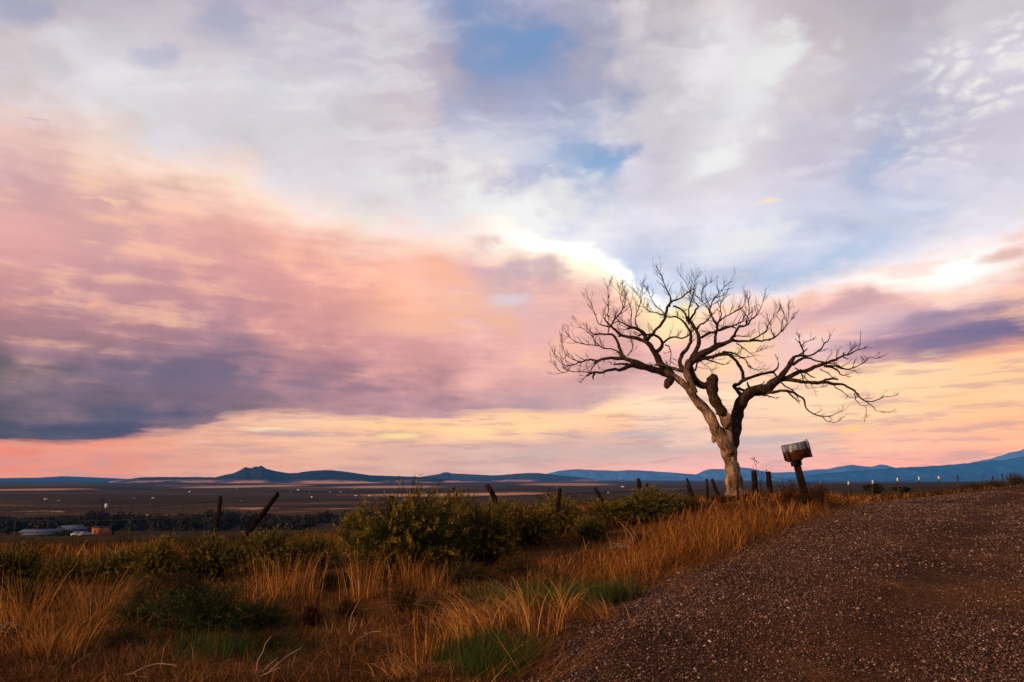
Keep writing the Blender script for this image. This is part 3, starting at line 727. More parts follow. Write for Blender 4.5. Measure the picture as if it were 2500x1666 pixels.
# ------------------------------------------------------------------ dead tree
def zc(z, x, y):
    x0, y0, k = {1: (1340, 640, 5.227), 2: (1740, 740, 5.227), 3: (1600, 880, 4.238)}[z]
    return x0 + x / k, y0 + y / k, 1.0 / k
TREE_Y = 16.0
tree_loc = at(1801, 1214, TREE_Y)
tree_loc.z = gz1(tree_loc.x, tree_loc.y) - 0.05
tree = empty('dead_tree', tree_loc)
tag(tree, 'large bare dead tree with pale trunk forking into three limbs beside the road', 'tree')
PLACED = []
def smooth_path(pts, step):
    """Catmull-Rom through (x, y, z, r) control points"""
    P_ = np.array(pts, float); n = len(P_); out = []
    for i in range(n - 1):
        p0, p1, p2, p3 = P_[max(i - 1, 0)], P_[i], P_[i + 1], P_[min(i + 2, n - 1)]
        L = np.linalg.norm(p2[:3] - p1[:3]); m_ = max(2, int(L / step))
        for k in range(m_):
            t = k / m_
            out.append(0.5 * ((2 * p1) + (-p0 + p2) * t + (2 * p0 - 5 * p1 + 4 * p2 - p3) * t * t + (-p0 + 3 * p1 - 3 * p2 + p3) * t ** 3))
    out.append(P_[-1]); return np.array(out)
def limb_points(z, pts, slope, y0=None):
    pix = [zc(z, p[0], p[1]) + (p[2],) for p in pts]
    if y0 is None:
        q = np.array([[a[0], a[1]] for a in PLACED]); d = np.hypot(q[:, 0] - pix[0][0], q[:, 1] - pix[0][1])
        y0 = PLACED[int(d.argmin())][2]
    res = []; arc = 0.0; prev = None
    for (px, py, k, r) in pix:
        if prev is not None: arc += math.hypot(px - prev[0], py - prev[1]) * TREE_Y / F
        prev = (px, py)
        Y = y0 + slope * arc * (1.0 if arc < 2 else 1.0) + 0.06 * math.sin(arc * 4 + z)
        v = at(px, py, Y) - tree_loc
        res.append((v.x, v.y, v.z, max(r * k * Y / F, 0.004)))
        PLACED.append((px, py, Y))
    # densify the registry so children attach well
    for a, b in zip(pix[:-1], pix[1:]):
        ia = len(PLACED) - len(pix) + pix.index(a)
    return res
def lumps(seed, amp):
    ph = [random.Random(seed + i).uniform(0, 6.28) for i in range(6)]
    def f(p, th, i):
        s = math.sin(3 * th + ph[0] + p.z * 2.2) * 0.45 + math.sin(5 * th + ph[1] - p.z * 4.1 + p.x * 3) * 0.35 + math.sin(2 * th + ph[2] + p.z * 7.3) * 0.35 + math.sin(9 * th + ph[3] + p.z * 1.7) * 0.25
        return 1 + amp * s
    return f
def limb(name, z, pts, slope=0.0, y0=None, material='bark', sides=8, step=0.06, amp=0.06, parent=None, flare=False):
    res = limb_points(z, pts, slope, y0)
    pa = smooth_path(res, step)
    rad = np.maximum(pa[:, 3], 0.004) * (1.28 if material == 'bark' else 1.0)
    kr = np.random.default_rng(len(PLACED)); kink = np.cumsum(kr.normal(0, 1, (len(pa), 3)), 0); kink -= np.linspace(0, 1, len(pa))[:, None] * kink[-1]; 
    pa[:, :3] += kink * (0.0085 if rad[0] < .07 else 0.004)
    P_ = [Vector(p[:3]) for p in pa]
    rad = [r * (1 + 0.10 * math.sin(i * 0.9 + len(pts)) * amp / 0.06 * 0.6) for i, r in enumerate(rad)]
    v, f = tube_arrays(P_, rad, sides, 0.05 if rad[0] < 0.06 else 0.0, lumps(len(PLACED), amp))
    o = mesh_faces(name, v, f, M[material], True, None, parent or tree)
    return o, P_, rad

TW_V = {}
def twig_tubes(store, start, dirn, length, r0, depth):
    """one curved twig with side twigs, appended to store (verts, faces)"""
    n = 6 if depth == 0 else 4
    p = Vector(start); d = Vector(dirn).normalized(); pts = [p.copy()]; rad = [r0]
    bend = Vector((random.uniform(-.35, .35), random.uniform(-.3, .3), random.uniform(0.0, .6)))
    dirs = []
    for i in range(n):
        d = (d + bend * (1.1 / n) + Vector((random.gauss(0, .08), random.gauss(0, .08), random.gauss(0, .06)))).normalized()
        p = p + d * (length / n); pts.append(p.copy()); rad.append(r0 + (0.0021 - r0) * (i + 1) / n); dirs.append(d.copy())
    v, f = tube_arrays(pts, rad, 3)
    k = len(store[0]); store[0].extend(v); store[1].extend([tuple(a + k for a in q) for q in f[:-2]])
    if depth < 2:
        for i in range(1, n):
            if random.random() < (0.62 if depth == 0 else 0.22):
                side = Vector((random.gauss(0, 1), random.gauss(0, .6), random.gauss(0.3, .5))).normalized()
                dd = (dirs[i - 1] * 1.0 + side * 0.6).normalized()
                twig_tubes(store, pts[i], dd, length * random.uniform(.4, .8) * (1 - .35 * i / n), max(0.0030, rad[i] * .8), depth + 1)
def twigs(branch, P_, rad, density, lmin=0.18, lmax=0.5, t0=0.25, up=0.55, droop=0.0):
    store = ([], []); L = 0.0; nxt = 0.0
    total = sum((b - a).length for a, b in zip(P_[:-1], P_[1:]))
    for a, b, r in zip(P_[:-1], P_[1:], rad):
        seg = (b - a).length; L += seg
        if L < t0 * total or r > 0.05: continue
        while nxt < L:
            if nxt > L - seg:
                tng = (b - a).normalized()
                side = Vector((random.gauss(0, 1), random.gauss(0, .7), random.gauss(0, .7)))
                side = (side - tng * side.dot(tng)).normalized()
                d = tng * random.uniform(.3, 1.0) + side * random.uniform(.4, 1.0) + Vector((0, 0, up - droop))
                twig_tubes(store, a.lerp(b, random.random()), d, random.uniform(lmin, lmax) * (0.75 + 0.5 * L / total), min(0.0105, r * 0.8), 0)
            nxt += random.uniform(0.5, 1.5) / (density * 1.25)
    # the tip keeps growing into a spray
    for _ in range(3):
        d = (P_[-1] - P_[-3]).normalized() + Vector((random.gauss(0, .3), random.gauss(0, .3), random.gauss(.2, .3)))
        twig_tubes(store, P_[-1], d, random.uniform(lmin, lmax), min(0.0060, rad[-1] * .9), 0)
    if store[0]:
        tag(mesh_faces('twig_spray', store[0], store[1], M['twig'], False, None, branch), kind='stuff')

def build_tree():
    random.seed(21)
    limb('trunk', 3, [(842,1440,150),(838,1405,116),(832,1350,92),(822,1240,82),(808,1130,74),(787,1040,69),(770,960,76),(756,895,86),(748,845,82),(742,805,56),(740,785,20)], 0, TREE_Y, 'bare_wood', 30, 0.04, 0.07)
    limb('limb', 3, [(772,985,34),(742,905,58),(695,820,66),(640,730,62),(602,650,56),(560,570,55),(512,500,50),(458,450,46),(412,390,43),(372,330,41),(310,260,37),(240,205,34),(150,150,31),(60,118,28),(-20,90,26)], -0.12, TREE_Y - 0.08, 'bare_wood', 18, 0.045, 0.06)
    limb('limb', 3, [(770,970,34),(748,880,52),(742,800,52),(745,740,48),(736,640,46),(702,560,48),(652,470,40),(628,430,36)], 0.05, TREE_Y - 0.16, 'bare_wood', 14, 0.045, 0.12)
    limb('stub_bark', 3, [(690,540,42),(655,475,42),(614,400,44),(590,330,45),(592,262,43),(590,210,44),(578,175,40),(566,158,20)], 0.05, TREE_Y - 0.17, 'bark', 14, 0.04, 0.11)
    limb('limb', 3, [(790,985,34),(788,890,48),(804,800,50),(820,740,46),(832,660,45),(836,580,45),(860,490,45),(896,420,45),(946,360,43),(1000,322,41),(1060,302,40),(1130,300,38),(1180,280,35),(1230,228,30),(1270,205,26)], 0.12, TREE_Y + 0.05, 'bark', 16, 0.045, 0.085)
    limb('broken_stub', 3, [(728,700,30),(742,640,40),(752,585,30),(742,548,12),(738,536,4)], -0.2, TREE_Y - 0.30, 'bare_wood', 10, 0.04, 0.16)
    limb('burl', 3, [(200,175,22),(165,205,26),(140,235,34),(120,255,36),(105,262,16)], -0.2, None, 'bark', 10, 0.04, 0.2)
    limb('burl', 3, [(612,790,30),(600,820,26),(604,850,10)], -0.2, TREE_Y - 0.1, 'bare_wood', 8, 0.04, 0.2)
    B = []   # zoom, points, slope, twig density, twig length range, material
    def br(z, pts, slope, dens=0, l0=.15, l1=.38, t0=.25, m='bark', up=.38):
        big = pts[0][2] > 20
        o, P_, r = limb('branch', z, pts, slope, None, m, 10 if big else 6, 0.05, 0.07 if big else 0.05)
        if dens: twigs(o, P_, r, dens, l0, l1, t0, up)
    # --- from the left limb
    br(1, [(1544,1440,38),(1400,1392,36),(1280,1352,34),(1200,1322,32),(1140,1290,30),(1060,1260,24),(960,1230,22),(880,1238,18),(790,1235,16),(700,1245,14),(620,1270,12),(580,1290,9)], -.15, 5, .15, .4, .45)
    br(1, [(640,1265,10),(520,1260,9),(420,1280,8),(330,1320,6),(270,1330,5),(180,1310,4),(120,1260,3),(75,1190,2)], -.2, 7)
    br(1, [(270,1330,5),(215,1400,4),(130,1390,3),(95,1340,2)], .2, 5)
    br(1, [(420,1280,6),(340,1260,5),(250,1220,4),(190,1150,3),(170,1040,2)], .2, 6)
    br(1, [(1280,1362,30),(1150,1322,26),(1050,1322,24),(980,1350,20),(910,1400,16),(840,1390,15),(740,1405,13),(640,1425,13),(570,1420,13),(480,1456,10)], -.35, 2, .12, .3, .3, up=.1)
    br(1, [(590,1430,12),(570,1470,10),(565,1500,6)], -.2)
    br(1, [(1000,1300,14),(900,1300,10),(830,1310,7)], -.3, 3, .1, .25)
    br(1, [(640,1262,9),(590,1310,7),(540,1370,6),(520,1395,6),(430,1390,5),(330,1400,4),(250,1390,2)], .1, 6, .12, .35, up=.2)
    br(1, [(970,1215,22),(930,1180,20),(905,1120,17),(890,1050,15),(860,970,13),(820,920,12),(760,905,11),(680,900,9),(600,910,7),(540,905,5)], .25, 4)
    br(1, [(935,1190,12),(900,1165,11),(868,1150,9)], -.2)
    br(1, [(885,1140,7),(800,1105,7),(700,1085,7),(640,1060,6),(560,1060,5),(430,1050,5),(330,1010,4),(280,970,3)], .1, 8)
    br(1, [(640,1070,6),(600,1020,5),(540,940,4),(490,890,3),(410,840,2)], .3, 7)
    br(1, [(760,900,6),(770,850,6),(800,800,6),(830,735,6)], .2, 5)
    br(1, [(1000,1200,6),(1050,1140,5),(1080,1080,4),(1070,1010,3)], -.3, 5, .12, .3)
    # --- the rising limb left of centre
    br(1, [(1560,1440,40),(1470,1345,36),(1420,1280,34),(1390,1210,33),(1340,1130,28),(1290,1060,24),(1220,1010,20),(1120,975,18),(1020,955,16),(920,935,14),(860,880,13),(800,820,11),(740,760,8),(700,710,6)], .1, 4, t0=.5)
    br(1, [(800,820,8),(680,790,6),(630,760,5),(600,680,4),(560,590,3),(520,490,2)], .2, 8)
    br(1, [(800,820,9),(840,730,8),(880,690,7),(940,590,5),(905,470,3),(905,390,2)], -.2, 8)
    br(1, [(940,590,5),(975,490,4),(965,400,3),(950,335,2)], .3, 7)
    br(1, [(760,700,7),(765,600,5),(770,450,4),(768,290,2)], .1, 7)
    br(1, [(920,945,10),(890,950,9)], 0)
    br(1, [(1250,1010,24),(1230,940,20),(1180,890,18),(1120,860,16),(1060,840,13),(1010,855,9)], -.3, 5, .2, .5)
    br(1, [(1110,850,9),(1000,820,7),(920,780,6),(870,730,5)], .3, 8)
    br(1, [(1130,840,8),(1090,740,6),(1110,650,5),(1170,520,4),(1200,360,2)], -.4, 7)
    br(1, [(1050,840,7),(1050,720,5),(1040,600,4),(1010,470,2)], .4, 7)
    br(1, [(1260,1000,20),(1300,950,18),(1370,880,15),(1440,800,14),(1490,740,14),(1510,650,14),(1530,580,12),(1570,530,11),(1620,490,9),(1700,440,8),(1800,370,6)], .25, 5, t0=.5)
    br(1, [(1540,570,9),(1560,470,8),(1520,390,6),(1480,300,5),(1450,200,4),(1400,110,2)], .2, 9)
    br(1, [(1580,570,10),(1660,590,9),(1720,640,9),(1760,740,9),(1790,800,8)], .1, 5)
    br(1, [(1510,700,8),(1420,670,6),(1330,640,5),(1250,590,4),(1190,520,3),(1145,430,2)], -.3, 9)
    br(1, [(1500,690,7),(1420,600,5),(1350,520,4),(1290,420,2)], .3, 8)
    br(1, [(1370,1150,22),(1450,1080,18),(1440,1010,14),(1370,960,12),(1250,940,10),(1140,940,7)], -.4, 4)
    br(1, [(1460,1020,12),(1520,970,10),(1600,950,9),(1720,965,8),(1790,930,8)], -.3, 8, .15, .4)
    br(1, [(1480,1060,8),(1540,1080,6),(1560,1170,5),(1550,1260,3)], -.5, 7, .12, .35, up=.1)
    # --- the heart of the crown
    limb('limb', 3, [(405,345,38),(370,240,35),(330,160,34),(318,100,34),(330,55,34),(352,10,32)], .2, None, 'bare_wood', 12, 0.045, .08)
    limb('limb', 3, [(585,215,38),(545,258,32),(505,268,28),(460,250,27),(420,215,27),(388,165,28),(360,120,30),(345,60,30)], .1, None, 'bark', 10, 0.045, .1)
    br(1, [(1810,1400,34),(1700,1390,30),(1640,1370,24),(1540,1340,20),(1440,1320,16),(1350,1320,10)], -.35, 3, .12, .3, m='bare_wood')
    br(1, [(1760,1400,26),(1700,1360,24),(1660,1270,20),(1690,1190,20),(1750,1110,18),(1800,1020,17),(1805,930,15),(1780,850,13),(1740,770,10),(1680,720,9),(1600,690,8),(1520,700,7)], .3, 4, t0=.4)
    br(1, [(1780,1340,34),(1830,1230,32),(1880,1130,24),(1920,1040,22),(1920,970,20),(1890,890,18),(1840,800,16),(1800,750,14),(1770,700,11)], .1, 3, t0=.5)
    br(1, [(1800,750,12),(1840,680,11),(1880,610,10),(1915,560,9),(1875,525,6)], -.2, 3)
    br(1, [(1790,740,8),(1775,650,7),(1790,560,6),(1830,480,5),(1840,400,4),(1860,310,3),(1890,200,2)], .3, 9)
    br(1, [(1830,480,4),(1800,380,4),(1760,300,3),(1690,190,2)], .1, 7)
    br(1, [(1890,880,12),(1930,830,10),(2000,790,9),(2060,740,8),(2090,680,7),(2030,580,5),(1970,500,4),(1970,350,3),(2060,260,2)], .3, 9)
    br(1, [(1940,970,14),(2010,930,13),(2100,895,12),(2200,870,11),(2352,820,9),(2480,760,5)], -.3, 7, .2, .5)
    br(1, [(1800,1300,36),(1870,1230,34),(1950,1170,34),(2050,1120,32),(2120,1080,30),(2200,1050,24),(2300,1010,20),(2352,985,17)], -.1, 0)
    br(1, [(2120,1090,20),(2140,960,14),(2150,860,14),(2150,780,14),(2110,720,11),(2060,620,7),(2090,500,5),(2160,420,4),(2260,300,2)], .3, 8, .2, .5)
    br(1, [(2150,780,10),(2240,700,7),(2330,640,6),(2430,600,4),(2500,540,2)], -.2, 9, .2, .5)
    br(1, [(2150,800,9),(2200,690,6),(2190,560,5),(2240,440,3)], .4, 8)
    br(1, [(1860,1260,28),(1930,1240,26),(2000,1220,22),(2080,1190,18),(2200,1170,14),(2300,1180,13),(2352,1205,12)], -.3, 5, .15, .4)
    br(1, [(2000,1235,9),(2120,1270,7),(2240,1310,4)], -.5, 4, .1, .3, up=.1)
    br(1, [(1860,1380,10),(1870,1300,8),(1920,1270,5),(2060,1370,3)], -.5, 4, .12, .3)
    # --- right side of the crown
    br(2, [(200,490,17),(270,480,14),(340,480,12),(470,475,11),(560,475,10),(650,475,9),(740,455,8),(800,430,8),(870,380,7),(940,300,5),(990,230,3)], .1, 5, t0=.3)
    br(2, [(470,475,9),(560,440,8),(640,400,7),(690,360,6),(720,280,5),(750,230,4),(810,150,2)], .3, 7)
    br(2, [(870,370,5),(880,260,4),(920,170,3),(890,90,2)], -.3, 6)
    br(2, [(940,290,4),(965,200,3),(968,90,2)], .2, 6)
    br(2, [(800,430,6),(760,370,4),(740,300,3)], -.3, 6)
    br(2, [(220,480,16),(270,400,14),(310,320,12),(400,300,10),(450,250,9),(510,180,7),(580,110,5),(635,0,3)], -.2, 8, .2, .5)
    br(2, [(430,260,7),(440,190,5),(460,80,4),(460,-40,2)], .3, 8)
    br(2, [(300,330,8),(200,300,7),(90,340,6),(0,370,5)], .3, 8)
    br(2, [(250,450,8),(330,430,6),(410,430,4)], -.4, 4)
    br(2, [(120,620,9),(280,640,9),(330,680,7),(420,720,6),(450,790,5),(540,850,3)], -.3, 7, .12, .4, up=.0)
    br(2, [(300,520,7),(400,590,5),(450,640,4),(540,630,2)], -.4, 6, .15, .4, up=.0)
    # --- the right limb
    br(2, [(600,1100,44),(700,1085,40),(740,1040,35),(810,990,32),(870,960,28),(920,890,26),(980,810,24),(1020,720,20),(1050,690,14),(1150,680,10),(1240,675,9),(1330,625,8),(1390,570,7),(1425,510,6),(1465,490,5),(1490,450,4)], .2, 1.5, .1, .25, .6)
    br(2, [(1050,690,9),(1110,660,8),(1160,620,7),(1210,585,5)], -.2)
    br(2, [(1155,670,9),(1150,600,8),(1125,540,7),(1110,480,5)], .2, 3, .1, .25)
    br(2, [(1130,545,6),(1180,500,5),(1260,475,3)], .2, 3, .1, .2)
    br(2, [(1100,520,5),(1050,455,3)], 0)
    br(2, [(1010,800,18),(1040,790,16),(1100,745,14),(1170,715,12),(1250,730,10),(1330,755,8),(1430,780,7),(1560,800,6),(1680,840,5),(1790,865,3)], -.3, 4, .1, .3, .4)
    br(2, [(880,975,26),(930,962,24),(1010,935,22),(1100,890,20),(1190,885,20),(1260,850,18),(1350,820,18),(1440,795,16),(1530,760,14),(1600,720,11),(1670,675,9),(1750,650,8),(1830,610,6),(1910,585,5)], .1, 3, .1, .28, .5)
    br(2, [(1860,600,4),(1880,500,3),(1890,355,2)], .1)
    br(2, [(1670,675,8),(1672,635,6)], 0)
    br(2, [(1660,690,6),(1730,720,4)], 0)
    br(2, [(1720,655,6),(1760,605,4),(1790,580,3)], 0, 4, .08, .2)
    br(2, [(1430,810,10),(1520,830,9),(1600,870,8),(1630,910,7),(1680,925,5)], -.3, 3, .1, .25, up=.0)
    br(2, [(1440,800,10),(1560,815,9),(1700,845,8),(1800,840,6),(1900,800,5),(1960,760,4),(2030,700,3),(2075,710,2)], .2, 6, .12, .3, .4)
    br(2, [(1370,845,6),(1440,890,5),(1530,950,4)], -.3, 3, .08, .2, up=.0)
    br(2, [(1195,890,8),(1260,930,7),(1310,955,5)], -.3)
    br(2, [(1050,830,8),(1110,880,7),(1150,950,6),(1175,1030,4)], -.4, 3, .1, .25, up=-.2)
    br(2, [(1200,890,5),(1180,960,4),(1240,1000,4),(1300,1075,3),(1355,1080,2)], -.5, 2, .1, .25, up=-.1)
    br(2, [(870,985,24),(1000,990,20),(1100,1000,18),(1200,1000,17),(1300,995,17),(1400,1000,16),(1500,1020,14),(1600,1035,12),(1700,1075,10),(1780,1110,9),(1840,1170,8),(1930,1245,7),(2030,1258,6),(2110,1240,5),(2180,1205,4),(2300,1190,2)], -.15, 1.5, .1, .25, .6, up=0)
    br(2, [(1380,1000,12),(1440,970,11),(1530,962,10),(1605,975,7)], .2)
    br(2, [(1530,1035,5),(1590,1095,5),(1680,1140,4),(1750,1200,3),(1815,1215,2)], .2, 2, .1, .2, up=0)
    br(2, [(1810,1150,5),(1830,1240,4),(1890,1310,3),(1960,1330,3),(1955,1400,2)], .2, 2.5, .1, .2, up=0)
    br(2, [(1940,1250,6),(2030,1320,5),(2100,1380,3),(2210,1390,2)], -.2, 3, .1, .25, up=0)
    br(2, [(1790,1115,6),(1870,1168,4)], 0)
    br(2, [(540,1150,24),(650,1145,17),(750,1140,15),(870,1130,14),(970,1135,13),(1060,1145,12),(1130,1180,10),(1210,1245,9),(1225,1320,8),(1260,1390,7),(1390,1440,6),(1490,1435,5),(1580,1410,3),(1630,1385,2)], -.25, 3, .1, .28, .7, up=.2)
    br(2, [(960,1140,8),(1010,1180,8),(1060,1215,7),(1095,1265,5)], -.2)
    br(2, [(1400,1445,5),(1440,1490,4),(1540,1525,3),(1600,1510,2)], .1, 3, .08, .2, up=.0)
    br(2, [(590,1165,8),(650,1190,7),(720,1200,6),(800,1215,3)], -.3, 4, .06, .16)
    br(2, [(870,1010,8),(920,1070,7),(1000,1120,6),(1090,1225,4)], -.5, 2, .08, .2, up=0)
    br(2, [(385,1200,34),(350,1160,24),(310,1100,19),(272,1062,19),(310,1045,19),(340,1036,18),(390,1000,18),(450,970,16),(530,945,15),(620,920,14),(700,900,13),(770,885,12),(810,850,9),(835,800,7),(838,760,5)], .15, 1.2, .1, .2, .7)
    br(2, [(395,1000,18),(388,920,17),(362,840,16),(322,770,15),(272,712,13),(220,682,12),(130,655,10),(20,668,7)], -.1)
    br(2, [(765,890,9),(800,925,9),(830,965,9)], 0)
    br(2, [(320,1080,14),(365,1105,14),(425,1130,16)], 0)
    br(2, [(470,1075,12),(440,1045,10),(440,1010,7)], -.2)
    br(2, [(560,1075,8),(600,1040,6),(635,1030,4)], -.2, 4, .06, .15)
build_tree()

# ------------------------------------------------------------------ mailbox
def build_mailbox():
    base = at(1972, 1229, 13.0); base.z = gz1(base.x, base.y) - 0.05
    top_lean = math.atan2(19, 100)
    o = empty('mailbox', base, (R(2), -top_lean, R(-4)))
    tag(o, 'rusty metal rural mailbox tilted on a leaning square wooden post', 'mailbox')
    px = 13.0 / F
    # post
    mb = MB(); H = 0.86
    for k in range(8):
        pass
    prof = [(-.056, -.036), (-.047, -.046), (.044, -.045), (.057, -.034), (.058, .036), (-.056, .04)]
    mb.prism(prof, (0.01, 0, -0.35), (0, 0, H), (1, 0, 0), (0, 1, 0))
    mb.build('post', M['post'], o)
    mb = MB(); mb.box((-.055, -.062, H - .045), (.14, .03, .08)); mb.build('bracket_board', M['post'], o)
    mb = MB(); mb.box((.062, .01, H - .03), (.035, .13, .12)); mb.build('bracket_board', M['post'], o)
    mb = MB(); mb.box((-.02, 0.0, H + .013), (.24, .2, .024)); mb.build('mounting_board', M['post'], o)
    # galvanised, rust-eaten box: arched tunnel along x
    m, N, b, out = mat('rusted_galvanised_sheet')
    tc = N.n('ShaderNodeTexCoord').outputs['Object']; X, Y, Z = N.sep(tc)
    n = N.noise(N.mapping(tc, (0, 0, 0), (0, 0, 0), (10, 10, 4), 'POINT'), 1.6, 7.0, .65); n2 = N.noise(tc, 26.0, 5.0, .7)
    st = N.noise(N.mapping(tc, (0, 0, 0), (0, 0, 0), (30, 6, 3), 'POINT'), 1.5, 5.0, .6)
    rust = N.ramp(n2, [(.3, (.012, .005, .003)), (.55, (.055, .020, .013)), (.75, (.12, .05, .034))])
    zinc = N.ramp(N.m('ADD', N.m('MULTIPLY', n, .6), N.m('MULTIPLY', st, .4)), [(.35, (.04, .046, .058)), (.5, (.085, .10, .13)), (.68, (.34, .37, .43))])
    f = N.mapr(N.m('ADD', Z, N.m('MULTIPLY', N.m('SUBTRACT', n, .5), .13)), .185, .165)
    N.put(b.inputs['Base Color'], N.mix(f, zinc, rust)); N.put(b.inputs['Metallic'], N.m('MULTIPLY', N.m('SUBTRACT', 1.0, f), .35))
    b.inputs['Roughness'].default_value = .62; bump(N, b, n2, .5, .004)
    L, W = .44, .215; z0 = H + .026
    arch = [(-W / 2, 0), (W / 2, 0), (W / 2, .262)] + [(W / 2 * math.cos(t), .262 + .036 * math.sin(t)) for t in np.linspace(.2, math.pi - .2, 12)] + [(-W / 2, .262)]
    xa, xb = -.165, .265
    def shell(name, x0, x1, grow, dz=0, material=m, parent=None):
        mb = MB(); pr = [(a * (1 + grow), bb * (1 + grow) + dz) for a, bb in arch]
        mb.prism(pr, (x0, 0, 0), (x1, 0, 0), (0, 1, 0), (0, 0, 1))
        q = mb.build(name, material, parent or o, False); q.location = (0, 0, z0); return q
    box = shell('box', xa, xb, 0)
    shell('rear_cap', xa - .004, xa + .055, .022, -.002)
    door = shell('door', xb - .018, xb + .016, .035, -.004)
    shell('seam', xb - .06, xb - .045, .018, -.002, M['steel'], box).location = (0, 0, 0)
    mb = MB(); mb.tube([(.255, 0, .302), (.272, 0, .322), (.295, 0, .322), (.306, 0, .308), (.303, 0, .293)], [.005] * 5, 6); mb.build('latch', M['steel'], door).location = (0, 0, 0)
    mb = MB(); mb.box((.03, -.1165, .15), (.05, .006, .012)); mb.box((.01, -.118, .158), (.012, .008, .05)); mb.build('flag_bracket', M['steel'], box).location = (0, 0, 0)
build_mailbox()

# ------------------------------------------------------------------ posts and fences
POST_TOP = {}
def wood_post(top, basep, Y, r, label, name='fence_post', group='old wooden fence posts', jag=True, key=None, dY=0.0):
    a, b = at(top[0], top[1], Y + dY), at(basep[0], basep[1], Y)
    g = gz1(b.x, b.y)
    d = (b - a).normalized()
    if d.z < -0.2 and b.z > g - 0.2: b = b + d * ((b.z - (g - 0.25)) / -d.z)
    n = 9; rnd = random.Random(int(top[0] * 7 + top[1]))
    # root it straight down where the ground is
    pts = [a.lerp(b, i / (n - 1)) + Vector((rnd.gauss(0, .006), rnd.gauss(0, .006), 0)) * (0 < i < n - 1) for i in range(n)]
    rad = [r * (1 + .12 * rnd.uniform(-1, 1)) * (0.92 + .16 * i / n) for i in range(n)]
    o = empty(name, b)
    v, f = tube_arrays([p - b for p in pts], rad, 9, .14)
    for k in range(9): v[k] = v[k] + (a - b).normalized() * rnd.uniform(-.5, .5) * r * (1 if jag else .3)
    mesh_faces('shaft', v, f, M['post'], False, None, o)
    # a wire staple
    s = MB(); q = a.lerp(b, .18) - b; s.tube([q + Vector((-.02, -r * 1.02, 0)), q + Vector((0, -r * 1.25, .01)), q + Vector((.02, -r * 1.02, 0))], [.003] * 3, 4)
    s.build('staple', M['wire'], o)
    tag(o, label, 'fence post', group)
    if key: POST_TOP[key] = (a, b)
    return o
wood_post((538,1212),(521,1350),12.2,.040,'upright thin fence post among the left shrubs, left of the strongly leaning post',key='A')
wood_post((679,1206),(590,1322),12.6,.050,'thick fence post leaning far to the right behind the left shrubs',key='B',dY=.35)
wood_post((955,1211),(957,1300),13.8,.050,'short post top poking out of the largest green shrub',key='C')
wood_post((1190,1186),(1232,1262),14.6,.060,'thick post leaning left above the middle green shrubs',key='D',dY=-.3)
wood_post((1366,1193),(1352,1300),12.6,.042,'dark crooked post standing before the bare black bush',key='E')
wood_post((1452,1192),(1482,1246),15.4,.045,'post leaning left between two green shrubs, next right of the bare black bush',key='F')
wood_post((1559,1169),(1565,1240),16.2,.050,'upright post above the yellow-topped shrub, thicker of the pair there',key='G')
wood_post((1579,1182),(1592,1240),16.0,.036,'short leaning post just right of the upright post above the yellow-topped shrub',key='H')
wood_post((1677,1169),(1697,1225),16.6,.030,'thin stick leaning left, upper of the crossed pair left of the dead tree')
wood_post((1678,1186),(1700,1238),15.6,.040,'thicker stick leaning left, lower of the crossed pair left of the dead tree')
wood_post((1726,1170),(1727,1225),16.4,.028,'thin knobbly upright stake between the crossed pair and the dead tree')
wood_post((1738,1171),(1758,1222),16.0,.042,'post leaning left right beside the dead tree trunk',key='I')
wood_post((1642,1202),(1643,1240),17.5,.040,'short stub of a post left of the crossed sticks')
wood_post((1840,1150),(1846,1216),15.6,.061,'stout round post right of the dead tree, left of the stout pair',name='stout_post',group='stout gate posts',jag=False,key='J')
wood_post((1875,1152),(1882,1222),15.4,.061,'stout round post nearer the mailbox, right of the stout pair',name='stout_post',group='stout gate posts',jag=False,key='K')
wood_post((1801,1162),(1803,1216),15.4,.017,'thin rusty stake standing in front of the dead tree trunk',name='stake')

TP = [(2003,1176,1236,18.0),(2071,1176,1232,21),(2130,1173,1229,23),(2190,1167,1226,25),(2243,1165,1221,27.5),(2291,1163,1216,30),(2338,1160,1206,33),(2424,1163,1192,40),(2446,1157,1188,43),(2467,1156,1184,46)]
T_ORD = ['nearest the mailbox','second from the mailbox','third from the mailbox, before the round juniper','fourth from the mailbox','fifth from the mailbox','sixth from the mailbox','seventh from the mailbox, all dark','third from the right end','second from the right end','last at the right end']
for i, (x, yt, yb, Y) in enumerate(TP):
    b = at(x + (4 if i in (3, 4, 5, 7, 8) else 0), yb, Y); a = at(x, yt, Y); g = gz1(b.x, b.y)
    b.z = min(b.z, g - 0.1)
    ax = (a - b); L = ax.length
    o = empty('steel_fence_post', b); o.rotation_euler = ax.to_track_quat('Z', 'Y').to_euler()
    w = 0.0011 * Y / 1.6
    mb = MB(); prof = [(-w * 1.3, -w), (w * 1.3, -w), (w * 1.3, -w * .5), (w * .3, -w * .5), (w * .3, w), (-w * .3, w), (-w * .3, -w * .5), (-w * 1.3, -w * .5)]
    cut = L * (0.86 if i < 6 else 0.97)
    mb.prism(prof, (0, 0, 0), (0, 0, cut), (1, 0, 0), (0, 1, 0)); mb.build('stem', M['steel'], o)
    mb = MB(); mb.prism([(p * 1.05, q * 1.05) for p, q in prof], (0, 0, cut), (0, 0, L), (1, 0, 0), (0, 1, 0)); mb.build('painted_tip', M['pale_paint'] if i < 6 else M['steel'], o)
    tag(o, ('steel fence post with pale painted tip, ' if i < 6 else 'dark steel fence post, ') + T_ORD[i], 'fence post', 'steel posts along the right fence')
    POST_TOP['T%d' % i] = (a, b)

